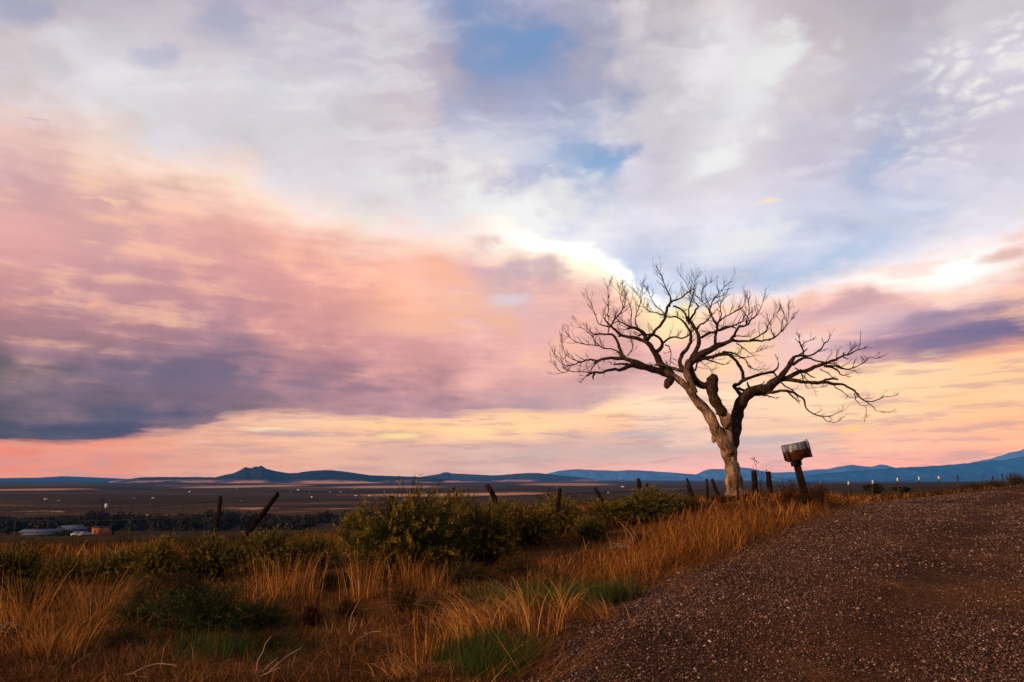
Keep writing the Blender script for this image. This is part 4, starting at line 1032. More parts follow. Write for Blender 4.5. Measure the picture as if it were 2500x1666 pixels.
def wire_line(keys, fracs, name, label, woven=None, sag=.05):
    o = empty(name, POST_TOP[keys[0]][1])
    org = o.location.copy(); rnd = random.Random(len(keys) * 13)
    for f in fracs:
        pts = []
        for k1, k2 in zip(keys[:-1], keys[1:]):
            p = POST_TOP[k1][0].lerp(POST_TOP[k1][1], f); q = POST_TOP[k2][0].lerp(POST_TOP[k2][1], f)
            n = 10; sg = sag * rnd.uniform(.4, 1.8)
            for i in range(n):
                t = i / n; v = p.lerp(q, t); v.z -= sg * 4 * t * (1 - t); pts.append(v + Vector((0, rnd.gauss(0, .01), rnd.gauss(0, .006))))
        pts.append(POST_TOP[keys[-1]][0].lerp(POST_TOP[keys[-1]][1], f))
        mb = MB(); mb.tube([p - org for p in pts], [.0060] * len(pts), 3); mb.build('wire', M['wire'], o)
    if woven:
        k1, k2, n = woven
        for i in range(n):
            t = (i + rnd.uniform(.2, .8)) / n
            p = POST_TOP[k1][0].lerp(POST_TOP[k2][0], t); q = POST_TOP[k1][1].lerp(POST_TOP[k2][1], t)
            a = p.lerp(q, fracs[0]); b = p.lerp(q, fracs[-1]); a.z -= sag * 3 * t * (1 - t); b.z -= sag * t
            mb = MB(); lean = Vector((rnd.gauss(0, .03), 0, 0)); mb.tube([a - org + lean, a.lerp(b, .5) - org + Vector((rnd.gauss(0, .02), 0, 0)), b - org], [.0042] * 3, 3); mb.build('stay_wire', M['wire'], o)
    tag(o, label, 'wire fence', 'sagging wire fences')
# far end of the left fence, just outside the picture
a0, b0 = at(-140, 1216, 11.6), at(-150, 1345, 11.6); POST_TOP['O'] = (a0, b0)
oo = wood_post((-140, 1216), (-150, 1345), 11.6, .045, 'post just beyond the left edge that carries the woven wire', key='O')
wire_line(['O', 'A'], [.06, .22, .44, .66, .90], 'woven_wire_fence', 'sagging woven wire fence left of the upright thin post', ('O', 'A', 17), .07)
wire_line(['A', 'B', 'C', 'D', 'E', 'F', 'G', 'I'], [.25, .6], 'wire_strand_fence', 'slack wire strands running through the green shrubs to the dead tree', None, .10)
wire_line(['K', 'T0', 'T1', 'T2', 'T3', 'T4', 'T5', 'T6', 'T7', 'T8', 'T9'], [.12, .40, .68], 'wire_strand_fence', 'taut wire strands between the steel posts right of the mailbox', None, .01)

# ------------------------------------------------------------------ foliage meshes
def blades(base, height, width, lean, curl, yaw, segs=3, seed=0):
    """numpy strips; base (n,3), height/width/lean/curl/yaw (n). returns verts, faces arrays (quads as 2 tris)"""
    n = len(base); t = np.linspace(0, 1, segs + 1)
    dx, dy = np.cos(yaw), np.sin(yaw); rg = np.random.default_rng(seed); w = rg.uniform(0, 6.28, n)
    wx, wy = np.cos(w), np.sin(w)
    V = np.empty((n, segs + 1, 2, 3), np.float32)
    for k, tt in enumerate(t):
        off = lean * tt + curl * tt ** 2.2
        cx = base[:, 0] + dx * off * height; cy = base[:, 1] + dy * off * height
        cz = base[:, 2] + height * (tt - np.clip(curl, 0, 2) * 0.55 * tt ** 3) * np.sqrt(np.clip(1 - (lean * .7) ** 2, .15, 1))
        hw = width * (1 - 0.86 * tt ** 1.5) * .5
        V[:, k, 0] = np.stack([cx - wx * hw, cy - wy * hw, cz], -1); V[:, k, 1] = np.stack([cx + wx * hw, cy + wy * hw, cz], -1)
    q = []
    for k in range(segs):
        i = k * 2; q.append([i, i + 1, i + 3, i + 2])
    q = np.array(q); faces = (q[None] + (np.arange(n) * (segs + 1) * 2)[:, None, None]).reshape(-1, 4)
    return V.reshape(-1, 3), faces
def blade_obj(name, base, height, width, lean, curl, yaw, rnd, material, parent=None, segs=3):
    v, f = blades(base, height, width, lean, curl, yaw, segs, len(base))
    return mesh_np(name, v, f.ravel(), np.arange(len(f)) * 4, np.full(len(f), 4), material, False, {'rnd': np.repeat(rnd, (segs + 1) * 2)}, parent)

M['straw'] = foliage('dry_straw', [(0, (.035, .012, .002)), (.4, (.110, .040, .007)), (.75, (.22, .088, .017)), (1, (.42, .215, .060))], .6, .3, vary=False)
M['litter'] = foliage('dry_litter', [(0, (.008, .003, .001)), (.45, (.036, .014, .004)), (.75, (.10, .042, .012)), (1, (.26, .13, .05))], .8, .2, vary=False)
M['grass'] = foliage('green_grass', [(0, (.006, .014, .004)), (.5, (.022, .042, .009)), (.85, (.055, .072, .016)), (1, (.16, .12, .03))], .6, .3, vary=False)
M['chamisa'] = foliage('chamisa_leaf', [(0, (.004, .006, .002)), (.40, (.022, .024, .005)), (.62, (.055, .052, .010)), (.85, (.13, .095, .018)), (1, (.24, .15, .030))], .7, .25)
M['sage'] = foliage('dull_sage', [(0, (.008, .009, .004)), (.5, (.026, .022, .008)), (.85, (.065, .042, .013)), (1, (.14, .08, .025))], .75, .2)
M['weed'] = foliage('russet_weed', [(0, (.008, .004, .002)), (.5, (.026, .011, .004)), (.85, (.065, .027, .008)), (1, (.15, .07, .022))], .75, .2)
M['green_bush'] = foliage('green_bush_leaf', [(0, (.004, .010, .003)), (.5, (.016, .028, .006)), (.85, (.048, .048, .012)), (1, (.12, .09, .024))], .7, .25, vary=False)
M['juniper'] = foliage('juniper_leaf', [(0, (.006, .007, .004)), (1, (.020, .018, .009))], .9, .1)
M['stem'] = plain('shrub_stem', (.022, .013, .008), .85)

def shrub_mesh(seed, stems=260, leaves=22, spread=.62, leaf=(.075, .013), plume=.5, tipw=0.0):
    """plumed shrub of about 1 m radius and 1 m height; returns (foliage mesh data, stem mesh data)"""
    rg = np.random.default_rng(seed)
    lobes = rg.normal(0, 1, (9, 3)); lobes[:, 2] = np.abs(lobes[:, 2]) + .2; lobes /= np.linalg.norm(lobes, axis=1)[:, None]
    lg = rg.uniform(.72, 1.12, 9)
    SV, SF, LB = [], [], {k: [] for k in ('b', 'd', 's', 'r')}
    for i in range(stems):
        th = rg.uniform(0, 2 * np.pi); ph = np.arccos(rg.uniform(.08, 1) ** .75) * 1.0
        d = np.array([np.cos(th) * np.sin(ph), np.sin(th) * np.sin(ph), np.cos(ph)])
        L = (lg * np.clip(lobes @ d, 0, 1) ** 6).max() * .40 + .60 + rg.normal(0, .05)
        base = np.array([rg.normal(0, .16), rg.normal(0, .16), 0.0])
        end = base * .7 + d * L * np.array([spread / .62, spread / .62, 1.0]) + rg.normal(0, .06, 3)
        mid = base * .8 + (end - base) * .5 + np.array([rg.normal(0, .05), rg.normal(0, .05), .16 * np.sin(ph)])
        pts = [base, mid, end]
        k = len(SV); sw = .006
        for j, p in enumerate(pts):
            SV += [p + [-sw * (1 - j * .4), 0, 0], p + [sw * (1 - j * .4), sw * .6, 0]]
        SF += [(k, k + 1, k + 3, k + 2), (k + 2, k + 3, k + 5, k + 4)]
        sr = np.clip(rg.normal(.42, .17), 0, .95)
        n = leaves
        t = rg.uniform(.16, 1.0, n) ** .75
        P_ = ((1 - t) ** 2)[:, None] * base + (2 * t * (1 - t))[:, None] * (2 * mid - (base + end) / 2) + (t ** 2)[:, None] * end
        tan = (end - mid) / np.linalg.norm(end - mid)
        out = rg.normal(0, 1, (n, 3)); out -= (out @ tan)[:, None] * tan; out /= np.linalg.norm(out, axis=1)[:, None]
        dd = tan * (1.0 - plume * .5) + out * plume * rg.uniform(.3, 1.1, (n, 1)) + [0, 0, .15]
        dd /= np.linalg.norm(dd, axis=1)[:, None]
        LB['b'].append(P_); LB['d'].append(dd); LB['s'].append(rg.uniform(.7, 1.25, n) * (1.15 - .35 * t))
        LB['r'].append(np.clip(sr + rg.normal(0, .09, n) + (t > .86) * tipw * rg.random(n), 0, 1))
    b = np.concatenate(LB['b']); d = np.concatenate(LB['d']); s = np.concatenate(LB['s']); r = np.concatenate(LB['r']); n = len(b)
    side = np.cross(d, rg.normal(0, 1, (n, 3))); side /= np.linalg.norm(side, axis=1)[:, None]
    l, w = leaf
    V = np.stack([b - side * (w * .35 * s)[:, None], b + d * (l * .55 * s)[:, None] - side * (w * .5 * s)[:, None], b + d * (l * s)[:, None], b + d * (l * .5 * s)[:, None] + side * (w * .5 * s)[:, None]], 1)
    faces = np.arange(n * 4).reshape(-1, 4)
    return (V.reshape(-1, 3), faces, np.repeat(r, 4)), (np.array(SV), SF)
_protos = {}
def shrub_proto(kind, var, material, **kw):
    key = (kind, var)
    if key not in _protos:
        (v, f, r), (sv, sf) = shrub_mesh(hash2(np.array([var]), np.array([len(kind)]), 3)[0].__hash__() % 9999 + var, **kw)
        fo = mesh_np('foliage', v, f.ravel(), np.arange(len(f)) * 4, np.full(len(f), 4), M[material], False, {'rnd': r})
        st = mesh_faces('stem', sv, sf, M['stem'])
        _protos[key] = [fo, st, False]
    return _protos[key]
def place_shrub(name, px, base_py, Y, wpx, top_py, label, group, kind, var, material, rot=0.0, cat='shrub', depth=1.0, **kw):
    pr = shrub_proto(kind, var, material, **kw)
    b = at(px, base_py, Y); g = gz1(b.x, b.y)
    top = at(px, top_py, Y).z
    o = empty(name, (b.x, b.y, g - .04))
    rx = wpx / 2 * Y / F; h = max(top - g + .04, .12)
    k = 0.98
    for p in pr[:2]:
        c = p if not pr[2] else p.copy()
        if pr[2]: COL.objects.link(c)
        c.parent = o; c.scale = (rx / .82, rx / .82 * depth, h / .80); c.rotation_euler = (0, 0, rot)
    pr[2] = True
    tag(o, label, cat, group)
    return o

# ------------------------------------------------------------------ shrubs
CH = dict(stems=520, leaves=46, spread=.62, leaf=(.066, .0105), plume=.95, tipw=.6)
SG = dict(stems=260, leaves=34, spread=.62, leaf=(.065, .011), plume=1.0, tipw=.35)
WD = dict(stems=170, leaves=16, spread=.5, leaf=(.10, .016), plume=.6, tipw=.3)
GB = dict(stems=240, leaves=34, spread=.62, leaf=(.08, .011), plume=.9, tipw=.5)
big = 'tall green shrubs along the fence'
SH = [  # px, base, Y, width, top, label
 (980,1412,9.7,270,1212,'largest plumed green shrub, bushy and rounded, in the middle of the fence row'),
 (1075,1392,10.6,170,1232,'plumed green shrub pressed against the right flank of the largest shrub'),
 (1185,1392,10.3,215,1250,'wide low green shrub with arching plumes right of the largest shrub'),
 (1130,1350,12.6,150,1222,'green shrub with yellowish tips behind, under the thick left-leaning post'),
 (1290,1356,11.9,160,1238,'dark green shrub beside the dark crooked post'),
 (1375,1322,13.6,140,1216,'yellow-tipped green shrub right of the dark crooked post'),
 (1235,1318,14.0,120,1236,'olive shrub right of the thick left-leaning post'),
 (1478,1308,13.6,130,1228,'dark green shrub under the post leaning left, beyond the bare black bush'),
 (1580,1302,13.6,215,1200,'broad green shrub with yellow top below the pair of upright posts'),
 (1660,1290,14.3,90,1222,'small green shrub right of the broad yellow-topped shrub'),
 (1440,1345,11.6,110,1262,'low green clump at the grass edge before the row'),
 (640,1420,10.4,220,1300,'green shrub in front of the far-leaning post on the left'),
 (760,1412,10.7,190,1304,'green shrub left of the largest shrub, across the gap'),
 (505,1428,10.2,200,1318,'green shrub at the foot of the upright thin post'),
 (385,1432,10.0,180,1332,'dark green shrub left of the upright thin post'),
 (270,1438,9.9,180,1340,'green shrub behind the bleached fallen branches'),
 (150,1448,9.7,190,1352,'dark green shrub second from the left edge'),
 (20,1450,9.7,200,1348,'dark green shrub cut by the left edge'),
 (870,1350,13.0,110,1258,'green shrub half hidden behind the left of the largest shrub'),
]
for i, (px, b, Y, w, t, lab) in enumerate(SH):
    place_shrub('chamisa_shrub', px, b, Y, w * (.80 if px < 800 else 1.0) * (1 + .16 * math.sin(i * 2.3)), t + (4 + 10 * math.sin(i * 1.7) if px < 800 else 4 * math.sin(i * 1.9)), lab, big, 'chamisa', i % 5, 'chamisa', i * 1.7, depth=.85, **CH)
bk = 'low olive shrubs beyond the fence'
back = [(60,1352,19,90,1322,'farthest left, below the dark farm roofs'),(190,1345,21,80,1318,'below the lit brick house'),(300,1342,20,90,1312,'right of the utility pole foot'),(410,1340,21,90,1310,'left of the upright thin post'),
        (470,1345,18,80,1312,'just left of the upright thin post'),(560,1340,18,90,1305,'between the upright and the far-leaning post'),(700,1338,19,100,1304,'just right of the far-leaning post'),(770,1330,21,90,1304,'beyond the gap left of the largest shrub'),(830,1322,24,80,1302,'nearest the left side of the largest shrub')]
for i, (px, b, Y, w, t, lab) in enumerate(back):
    place_shrub('olive_shrub', px, b, Y, w, t, 'low olive shrub beyond the fence, ' + lab, bk, 'sage', i % 3, 'sage', i * 2.1, **SG)
wd = 'russet weeds round the tree and mailbox'
weeds = [(1712,1278,14.4,120,1224,'left of the dead tree below the crossed sticks'),(1765,1258,15.0,90,1210,'at the left foot of the dead tree'),(1805,1258,14.6,90,1216,'directly before the dead tree trunk'),(1850,1250,14.4,90,1205,'before the left stout post'),
         (1893,1246,14.0,80,1208,'right of the right stout post'),(1932,1240,12.9,80,1184,'against the left side of the mailbox post'),(1998,1240,12.9,76,1182,'against the right side of the mailbox post'),(1968,1246,12.2,100,1206,'before the mailbox post'),(1655,1268,15.4,70,1224,'between the green shrubs and the crossed sticks'),
         (2035,1240,15.5,60,1214,'under the first steel post')]
for i, (px, b, Y, w, t, lab) in enumerate(weeds):
    place_shrub('russet_weed', px, b, Y, w, t, 'russet weed clump ' + lab, wd, 'weed', i % 3, 'weed', i * 1.3, 'weed', **WD)
rt = 'olive scrub along the right fence'
right = [(2085,1240,17.5,60,1216,'under the second steel post'),(2125,1236,19,60,1212,'under the third steel post'),(2175,1234,20,80,1206,'before the fourth steel post'),(2225,1230,21,90,1204,'between the fourth and fifth steel posts'),
         (2285,1222,24,80,1198,'before the sixth steel post'),(2335,1212,27,60,1192,'under the seventh steel post'),(2385,1202,31,70,1178,'in the gap right of the seventh steel post'),(2430,1192,36,60,1172,'under the third last steel post'),(2484,1182,42,60,1158,'at the right edge, tallest of the fence scrub')]
for i, (px, b, Y, w, t, lab) in enumerate(right):
    place_shrub('olive_shrub', px, b, Y, w, t, 'olive scrub ' + lab, rt, 'sage', i % 3, 'sage', i * 2.7, **SG)
fg = 'olive scrub between the grass in the foreground'
for i, (px, b, Y, w, t, lab) in enumerate([(85,1490,8.0,170,1420,'at the left edge behind the sparse tall grass'),(330,1478,8.2,190,1408,'behind the brownish green bush'),(455,1470,8.4,150,1404,'above the wide low green bush'),(800,1446,9.0,140,1390,'right of the dense upright grass clump'),
        (1130,1432,8.9,170,1376,'low before the wide arching shrub'),(1265,1418,9.2,130,1364,'low and greenish below the dark green shrub at the crooked post'),(1060,1500,7.2,120,1462,'alone on the open soil, centre foreground'),(300,1575,6.0,130,1530,'small, at the bottom left of the wide low green bush')]):
    place_shrub('olive_shrub', px, b, Y, w, t, 'olive scrub ' + lab, fg, 'sage', i % 3, 'sage', i * 1.9, **SG)
low = 'low green bushes in the foreground'
for i, (px, b, Y, w, t, lab) in enumerate([(500,1545,6.55,270,1436,'wide low bright green bush in the left foreground'),(640,1530,6.8,160,1470,'small green bush right of the wide low green bush'),(360,1520,6.9,170,1450,'brownish green bush left of the wide low green bush')]):
    place_shrub('low_bush', px, b, Y, w, t, lab, low, 'greenbush', i % 2, 'green_bush', i * 1.1, 'bush', **GB)
wl = 'small russet weeds in the foreground'
for i, (px, b, Y, w, t, lab) in enumerate([(760,1520,6.9,70,1470,'small round russet weed in the middle foreground'),(985,1490,7.5,90,1435,'small russet weed below the largest shrub'),(850,1500,7.3,70,1462,'faint russet weed left of the tuft below the largest shrub'),(1565,1345,10.6,70,1300,'dark round weed at the verge below the broad yellow-topped shrub'),(650,1590,5.8,80,1546,'low russet weed in the bottom foreground')]):
    place_shrub('russet_weed', px, b, Y, w, t, lab, wl, 'weed', i % 3, 'weed', i * 1.9, 'weed', **WD)

# ------------------------------------------------------------------ grass
def proj(x, y, z):
    """photo pixel of a world point (only used to lay out where each kind of grass grows)"""
    c, s_ = math.cos(PITCH), math.sin(PITCH); zz = z - EYE
    d = y * c + zz * s_; v = -y * s_ + zz * c
    return 1250 + F * x / d, 833 - F * v / d
def scatter(n, r0, r1, a0, a1):
    r = np.exp(rng.uniform(math.log(r0), math.log(r1), n)); a = np.radians(rng.uniform(a0, a1, n))
    x, y = r * np.sin(a), r * np.cos(a); return x, y
def relief(x, y, sd):
    return np.clip(-sd / 0.6, 0, 1) * ((fbm(x * 1.1, y * 1.1, 3, 4) - 0.5) * 0.16 + (fbm(x * 5, y * 5, 9, 3) - 0.5) * 0.05)
def grow(name, n, r0, r1, dens, hfun, wid, material, label, seed, lean=(.05, .35), curl=(0, .5), a0=-56, a1=44, clump=0.0, segs=3, verge=-0.05, tint=0.0, wind=None):
    x, y = scatter(n, r0, r1, a0, a1)
    if clump:      # gather the blades into tufts
        cx, cy = scatter(max(20, n // 26), r0, r1, a0, a1); k = rng.integers(0, len(cx), n)
        rr = np.hypot(cx[k], cy[k]); x = cx[k] + rng.normal(0, clump, n) * np.sqrt(rr / 8); y = cy[k] + rng.normal(0, clump, n) * np.sqrt(rr / 8)
    sd = road_sd(x, y); z = gz(x, y); px, py = proj(x, y, z)
    p = dens(px, py, x, y) * (sd < verge + (fbm(x * 1.5, y * 1.5, 77, 3) - .5) * .5)
    keep = rng.random(n) < p
    x, y, z, px, py, sd = (q[keep] for q in (x, y, z, px, py, sd)); n = len(x)
    z = z + relief(x, y, sd)
    h = hfun(px, py, x, y) * np.clip(rng.normal(1, .28, n), .35, 1.8)
    ln = rng.uniform(*lean, n); cu = rng.uniform(*curl, n) * rng.random(n)
    yaw = rng.uniform(0, 6.28, n) if wind is None else rng.normal(wind, 1.0, n)
    rnd = np.clip(rng.beta(2, 2.2, n) + tint + (fbm(x * 2, y * 2, 55, 3) - .5) * .5, 0, 1)
    w = wid * rng.uniform(.6, 1.4, n) * np.clip(np.hypot(x, y) / 7, .8, 4)
    o = blade_obj(name, np.stack([x, y, z - .01], -1), h, w, ln, cu, yaw, rnd, M[material], None, segs)
    tag(o, label, 'grass', kind='stuff'); return o
def gb(px, py, cx, cy, sx, sy): return np.exp(-((px - cx) / sx) ** 2 - ((py - cy) / sy) ** 2)
def d_straw(px, py, x, y):
    sd = road_sd(x, y); r = np.hypot(x, y)
    d = np.exp(-((sd + 0.55 + .05 * (r - 8)) / (.62 + .03 * (r - 8))) ** 2) * np.clip((r - 6.6) / 2, 0, 1) * np.clip((19 - r) / 4, 0, 1)
    d = d + .45 * gb(px, py, 1420, 1400, 190, 30) + .16 * gb(px, py, 1230, 1540, 180, 50) + .05 * gb(px, py, 700, 1460, 400, 24) + .16 * gb(px, py, 150, 1540, 220, 60) + .026
    return np.clip(d * np.clip(.35 + (fbm(x * 1.6, y * 1.6, 61, 3) - .35) * 3, .1, 1.2), 0, 1)
def h_straw(px, py, x, y):
    return .17 + .14 * gb(px, py, 1650, 1320, 300, 60) + .08 * gb(px, py, 150, 1530, 260, 80)
grow('dry_grass', 150000, 4.4, 18, d_straw, h_straw, .0048, 'straw', 'tall dry orange grass along the road verge and among the shrubs', 1, (.03, .6), (0, .95), clump=.16, tint=.02)
grow('ground_litter', 220000, 4.3, 16, lambda px, py, x, y: np.clip(.16 + (fbm(x * .9, y * .9, 71, 4) - .42) * 2.6, .04, .8), lambda px, py, x, y: .062 + 0 * px, .0052, 'litter', 'low brown dead grass and litter covering the bare soil', 2, (.3, .95), (0, .7), segs=2)
grow('low_tufts', 46000, 4.4, 12, lambda px, py, x, y: np.clip((fbm(x * 1.3, y * 1.3, 101, 4) - .40) * 4, .02, .8), lambda px, py, x, y: .10 + 0 * px, .0052, 'litter', 'knee-low brownish green tufts over the open soil', 9, (.05, .7), (0, .9), a0=-56, a1=12, clump=.07, tint=.12)
grow('field_grass', 52000, 13, 75, lambda px, py, x, y: np.clip(.22 + (fbm(x * .25, y * .25, 81, 4) - .42) * 3.4, .03, .9) * (py > 1232), lambda px, py, x, y: .17 + .12 * fbm(x * .2, y * .2, 5, 2), .010, 'straw', 'orange dry grass in the sloping field beyond the fence', 3, (.05, .4), (0, .4), a0=-52, a1=18, segs=2, clump=.22, tint=-.05)
grow('rise_grass', 16000, 12, 48, lambda px, py, x, y: np.clip(.4 + (fbm(x * .5, y * .5, 91, 3) - .4) * 2, .1, 1), lambda px, py, x, y: .15 + 0 * px, .008, 'litter', 'short brown grass behind the mailbox along the right fence', 4, (.05, .5), (0, .4), a0=18, a1=41, segs=2, tint=.15)
grow('green_grass', 30000, 6.0, 9.5, lambda px, py, x, y: np.clip(1.3 * gb(px, py, 1420, 1468, 160, 24) + .8 * gb(px, py, 1290, 1462, 110, 16), 0, 1) * np.clip(.2 + (fbm(x * 3, y * 3, 7, 3) - .35) * 3, .05, 1), lambda px, py, x, y: .15 + 0 * px, .0050, 'grass', 'bright green grass patch at the road edge in mid foreground', 5, (.05, .35), (0, .4), a0=-4, a1=14)
grow('green_grass', 24000, 4.5, 6.2, lambda px, py, x, y: np.clip(1.1 * gb(px, py, 1235, 1632, 120, 30) + .4 * gb(px, py, 1150, 1600, 150, 26), 0, 1) * np.clip(.15 + (fbm(x * 3.5, y * 3.5, 17, 3) - .38) * 3, .03, .8), lambda px, py, x, y: .13 + 0 * px, .0046, 'grass', 'green grass patch at the bottom beside the gravel', 6, (.1, .6), (0, .5), a0=-6, a1=6)
grow('green_grass', 24000, 4.8, 7.6, lambda px, py, x, y: np.clip(.9 * gb(px, py, 560, 1590, 130, 26) + .25 * gb(px, py, 860, 1450, 200, 20), 0, 1), lambda px, py, x, y: .12 + 0 * px, .0046, 'grass', 'dull green grass below the low bush in the left foreground', 7, (.1, .5), (0, .5), a0=-30, a1=-6)

grow('verge_straw', 30000, 4.4, 16, lambda px, py, x, y: np.clip(np.exp(-((road_sd(x, y) - .05) / .28) ** 2) * np.clip((fbm(x * 1.8, y * 1.8, 23, 3) - .45) * 5, 0, 1), 0, 1), lambda px, py, x, y: .22 + 0 * px, .005, 'straw', 'pale straw lying flat over the edge of the gravel', 8, (.8, 1.25), (0, .3), a0=-6, a1=34, verge=.6, wind=.3)
def clump(px, py, wpx, hpx, n, label, curl=(.05, .6), lean=(.02, .35), tint=.1, wind=None, wid=.0055):
    X, Y = hit(px, py); s_ = Y / F
    g = gz1(X, Y); n = int(n)
    rad = wpx * s_ * .28
    bx = rng.normal(0, rad, n); by = rng.normal(0, rad * .7, n); bz = gz(X + bx, Y + by) - g - .01
    h = hpx * s_ * np.clip(rng.normal(.82, .2, n), .35, 1.25)
    yaw = np.arctan2(by, bx) + rng.normal(0, .6, n) if wind is None else rng.normal(wind, .7, n)
    o = blade_obj('grass_clump', np.stack([bx, by, bz], -1), h, wid * rng.uniform(.6, 1.3, n), rng.uniform(*lean, n), rng.uniform(*curl, n), yaw, np.clip(rng.beta(2.4, 2, n) + tint, 0, 1), M['straw'], None, 5)
    o.location = (X, Y, g)
    tag(o, label, 'grass', 'prominent clumps of dry grass')
clump(120, 1612, 130, 120, 260, 'flaring orange dry grass clump in the bottom left corner', lean=(.05, .5))
clump(235, 1520, 150, 130, 260, 'tall thin dry grass clump right of the left edge, above the flaring one')
clump(60, 1530, 120, 140, 200, 'sparse tall dry grass clump at the left edge')
clump(700, 1462, 150, 120, 320, 'dense upright orange dry grass clump before the left shrubs', curl=(0, .3), lean=(.02, .2))
clump(888, 1468, 80, 120, 170, 'narrow tall dry grass clump left below the largest shrub', curl=(0, .25), lean=(.02, .18))
clump(1042, 1447, 80, 72, 190, 'short dry grass clump right below the largest shrub', curl=(0, .3))
clump(590, 1492, 120, 70, 150, 'short dry grass clump right of the wide low green bush')
clump(1165, 1555, 130, 125, 260, 'wide pale straw clump with bent-over tips in mid foreground', (.45, 1.0), (.02, .25), .3, 2.6, .0068)
clump(1272, 1535, 75, 130, 130, 'tall pale straw clump drooping left beside the green grass', (.4, 1.1), (.0, .22), .35, 2.9, .0068)
clump(1382, 1505, 60, 90, 80, 'small pale straw clump standing in the green grass', (.3, .9), (.0, .25), .35, None, .0066)
clump(1310, 1560, 100, 150, 80, 'sparse tall dry stalks right of the drooping straw clump', (0, .35), (.02, .2), .15)
clump(1040, 1610, 120, 115, 60, 'thin scattered dry stalks left of the bent straw clump', (0, .3), (.02, .3), .1)
clump(985, 1664, 90, 90, 70, 'arching straw clump cut by the bottom edge', (.5, 1.2), (.1, .6), .3, 2.5)
clump(1478, 1516, 90, 70, 110, 'dry stalks splayed flat at the edge of the gravel', (.1, .5), (.4, .9), .15, 2.4)
clump(1560, 1400, 110, 80, 170, 'dry grass clump at the verge right of the green grass', (0, .5))
clump(1000, 1425, 60, 90, 90, 'thin dry grass clump in the shade of the largest shrub')

# dead sticks and bleached branches
M['bleached'] = plain('bleached_wood', (.20, .14, .11), .7, 0, .25, 20)
def sticks(name, px, py, n, lpx, label, fan, cat='branch', hz=.15, r=.006):
    X, Y = hit(px, py); g = gz1(X, Y); o = empty(name, (X, Y, g)); s_ = Y / F; rnd = random.Random(px)
    for i in range(n):
        a = fan + rnd.gauss(0, .45); L = lpx * s_ * rnd.uniform(.5, 1.1)
        p = Vector((rnd.gauss(0, .04), rnd.gauss(0, .04), .02)); pts = [p]
        for k in range(5):
            q = Vector((math.cos(a) * L / 5, rnd.gauss(0, .03), math.sin(a) * L / 5 + .0)); a -= rnd.uniform(-.05, .32) * math.copysign(1, math.cos(fan) + .01)
            pts.append(pts[-1] + q)
        for q in pts: q.z = max(q.z, .012)
        mb = MB(); mb.tube(pts, [r * (1 - .13 * k) for k in range(6)], 5); mb.build('branch', M['bleached'], o)
    tag(o, label, cat)
sticks('fallen_branch', 318, 1420, 7, 85, 'bleached dead branches arching over the left shrubs', 2.0, hz=.3)
sticks('fallen_branch', -8, 1545, 4, 50, 'bleached branch ends entering at the left edge', .5)
sticks('dead_stick', 310, 1658, 2, 110, 'crooked dead stick lying on the soil at the bottom left', .25, r=.005)
sticks('dead_stick', 640, 1655, 5, 90, 'tangle of pale dead stems on the soil at the bottom, left of centre', .5, r=.005)
sticks('dead_stick', 1540, 1345, 5, 70, 'loose dead stems arching over the verge grass', 2.3, r=.006)
sticks('dead_stick', 870, 1560, 3, 80, 'thin dead stem lying in the middle foreground', .4, r=.004)

# tall seed stalks beside the gate posts
def stalk(px, base, top, Y, label, bendpx=10):
    a, b = at(px, base, Y), at(px + bendpx, top, Y); a.z = min(a.z, gz1(a.x, a.y)); o = empty('seed_stalk', a); rnd = random.Random(px)
    mid = a.lerp(b, .55) + Vector((.03 * math.copysign(1, -bendpx), 0, 0))
    pts = [Vector(q[:3]) for q in smooth_path([tuple(p - a) + (0,) for p in (a, mid, b)], .08)]
    mb = MB(); mb.tube(pts, [.006 - .003 * i / len(pts) for i in range(len(pts))], 4); mb.build('stem', M['twig'], o)
    for k in range(5):
        t = rnd.uniform(.35, .95); i = int(t * (len(pts) - 1)); p = pts[i]; d = Vector((rnd.uniform(-.09, .09), rnd.uniform(-.04, .04), rnd.uniform(.05, .14)))
        mb = MB(); mb.tube([p, p + d * .5, p + d], [.003, .0028, .0022], 3)
        for j in range(3):
            c = p + d + Vector((rnd.gauss(0, .012), rnd.gauss(0, .012), rnd.gauss(0, .012)))
            mb.tube([c - Vector((0, 0, .012)), c, c + Vector((0, 0, .012))], [.004, .011, .003], 5)
        mb.build('seed_head', M['twig'], o)
    tag(o, label, 'weed', 'tall dry seed stalks')
stalk(1862, 1215, 1113, 15.5, 'tallest dry seed stalk, curving left over the stout posts', -25)
stalk(1838, 1150, 1135, 15.6, 'short sprig of seeds atop the left stout post', 0)
stalk(1858, 1215, 1150, 15.7, 'short upright seed stalk between the stout posts', 4)
stalk(2392, 1190, 1155, 34, 'dry seed stalk behind the right fence', 12)
stalk(1905, 1225, 1180, 14.2, 'low seed stalk left of the mailbox', -6)
stalk(2006, 1215, 1176, 13.6, 'low seed stalk right of the mailbox', 3)
stalk(1098, 1290, 1205, 12.5, 'dry stalk rising from the right side of the largest shrub', -3)
stalk(1245, 1440, 1380, 8.6, 'single thin stalk standing above the middle grass', -3)

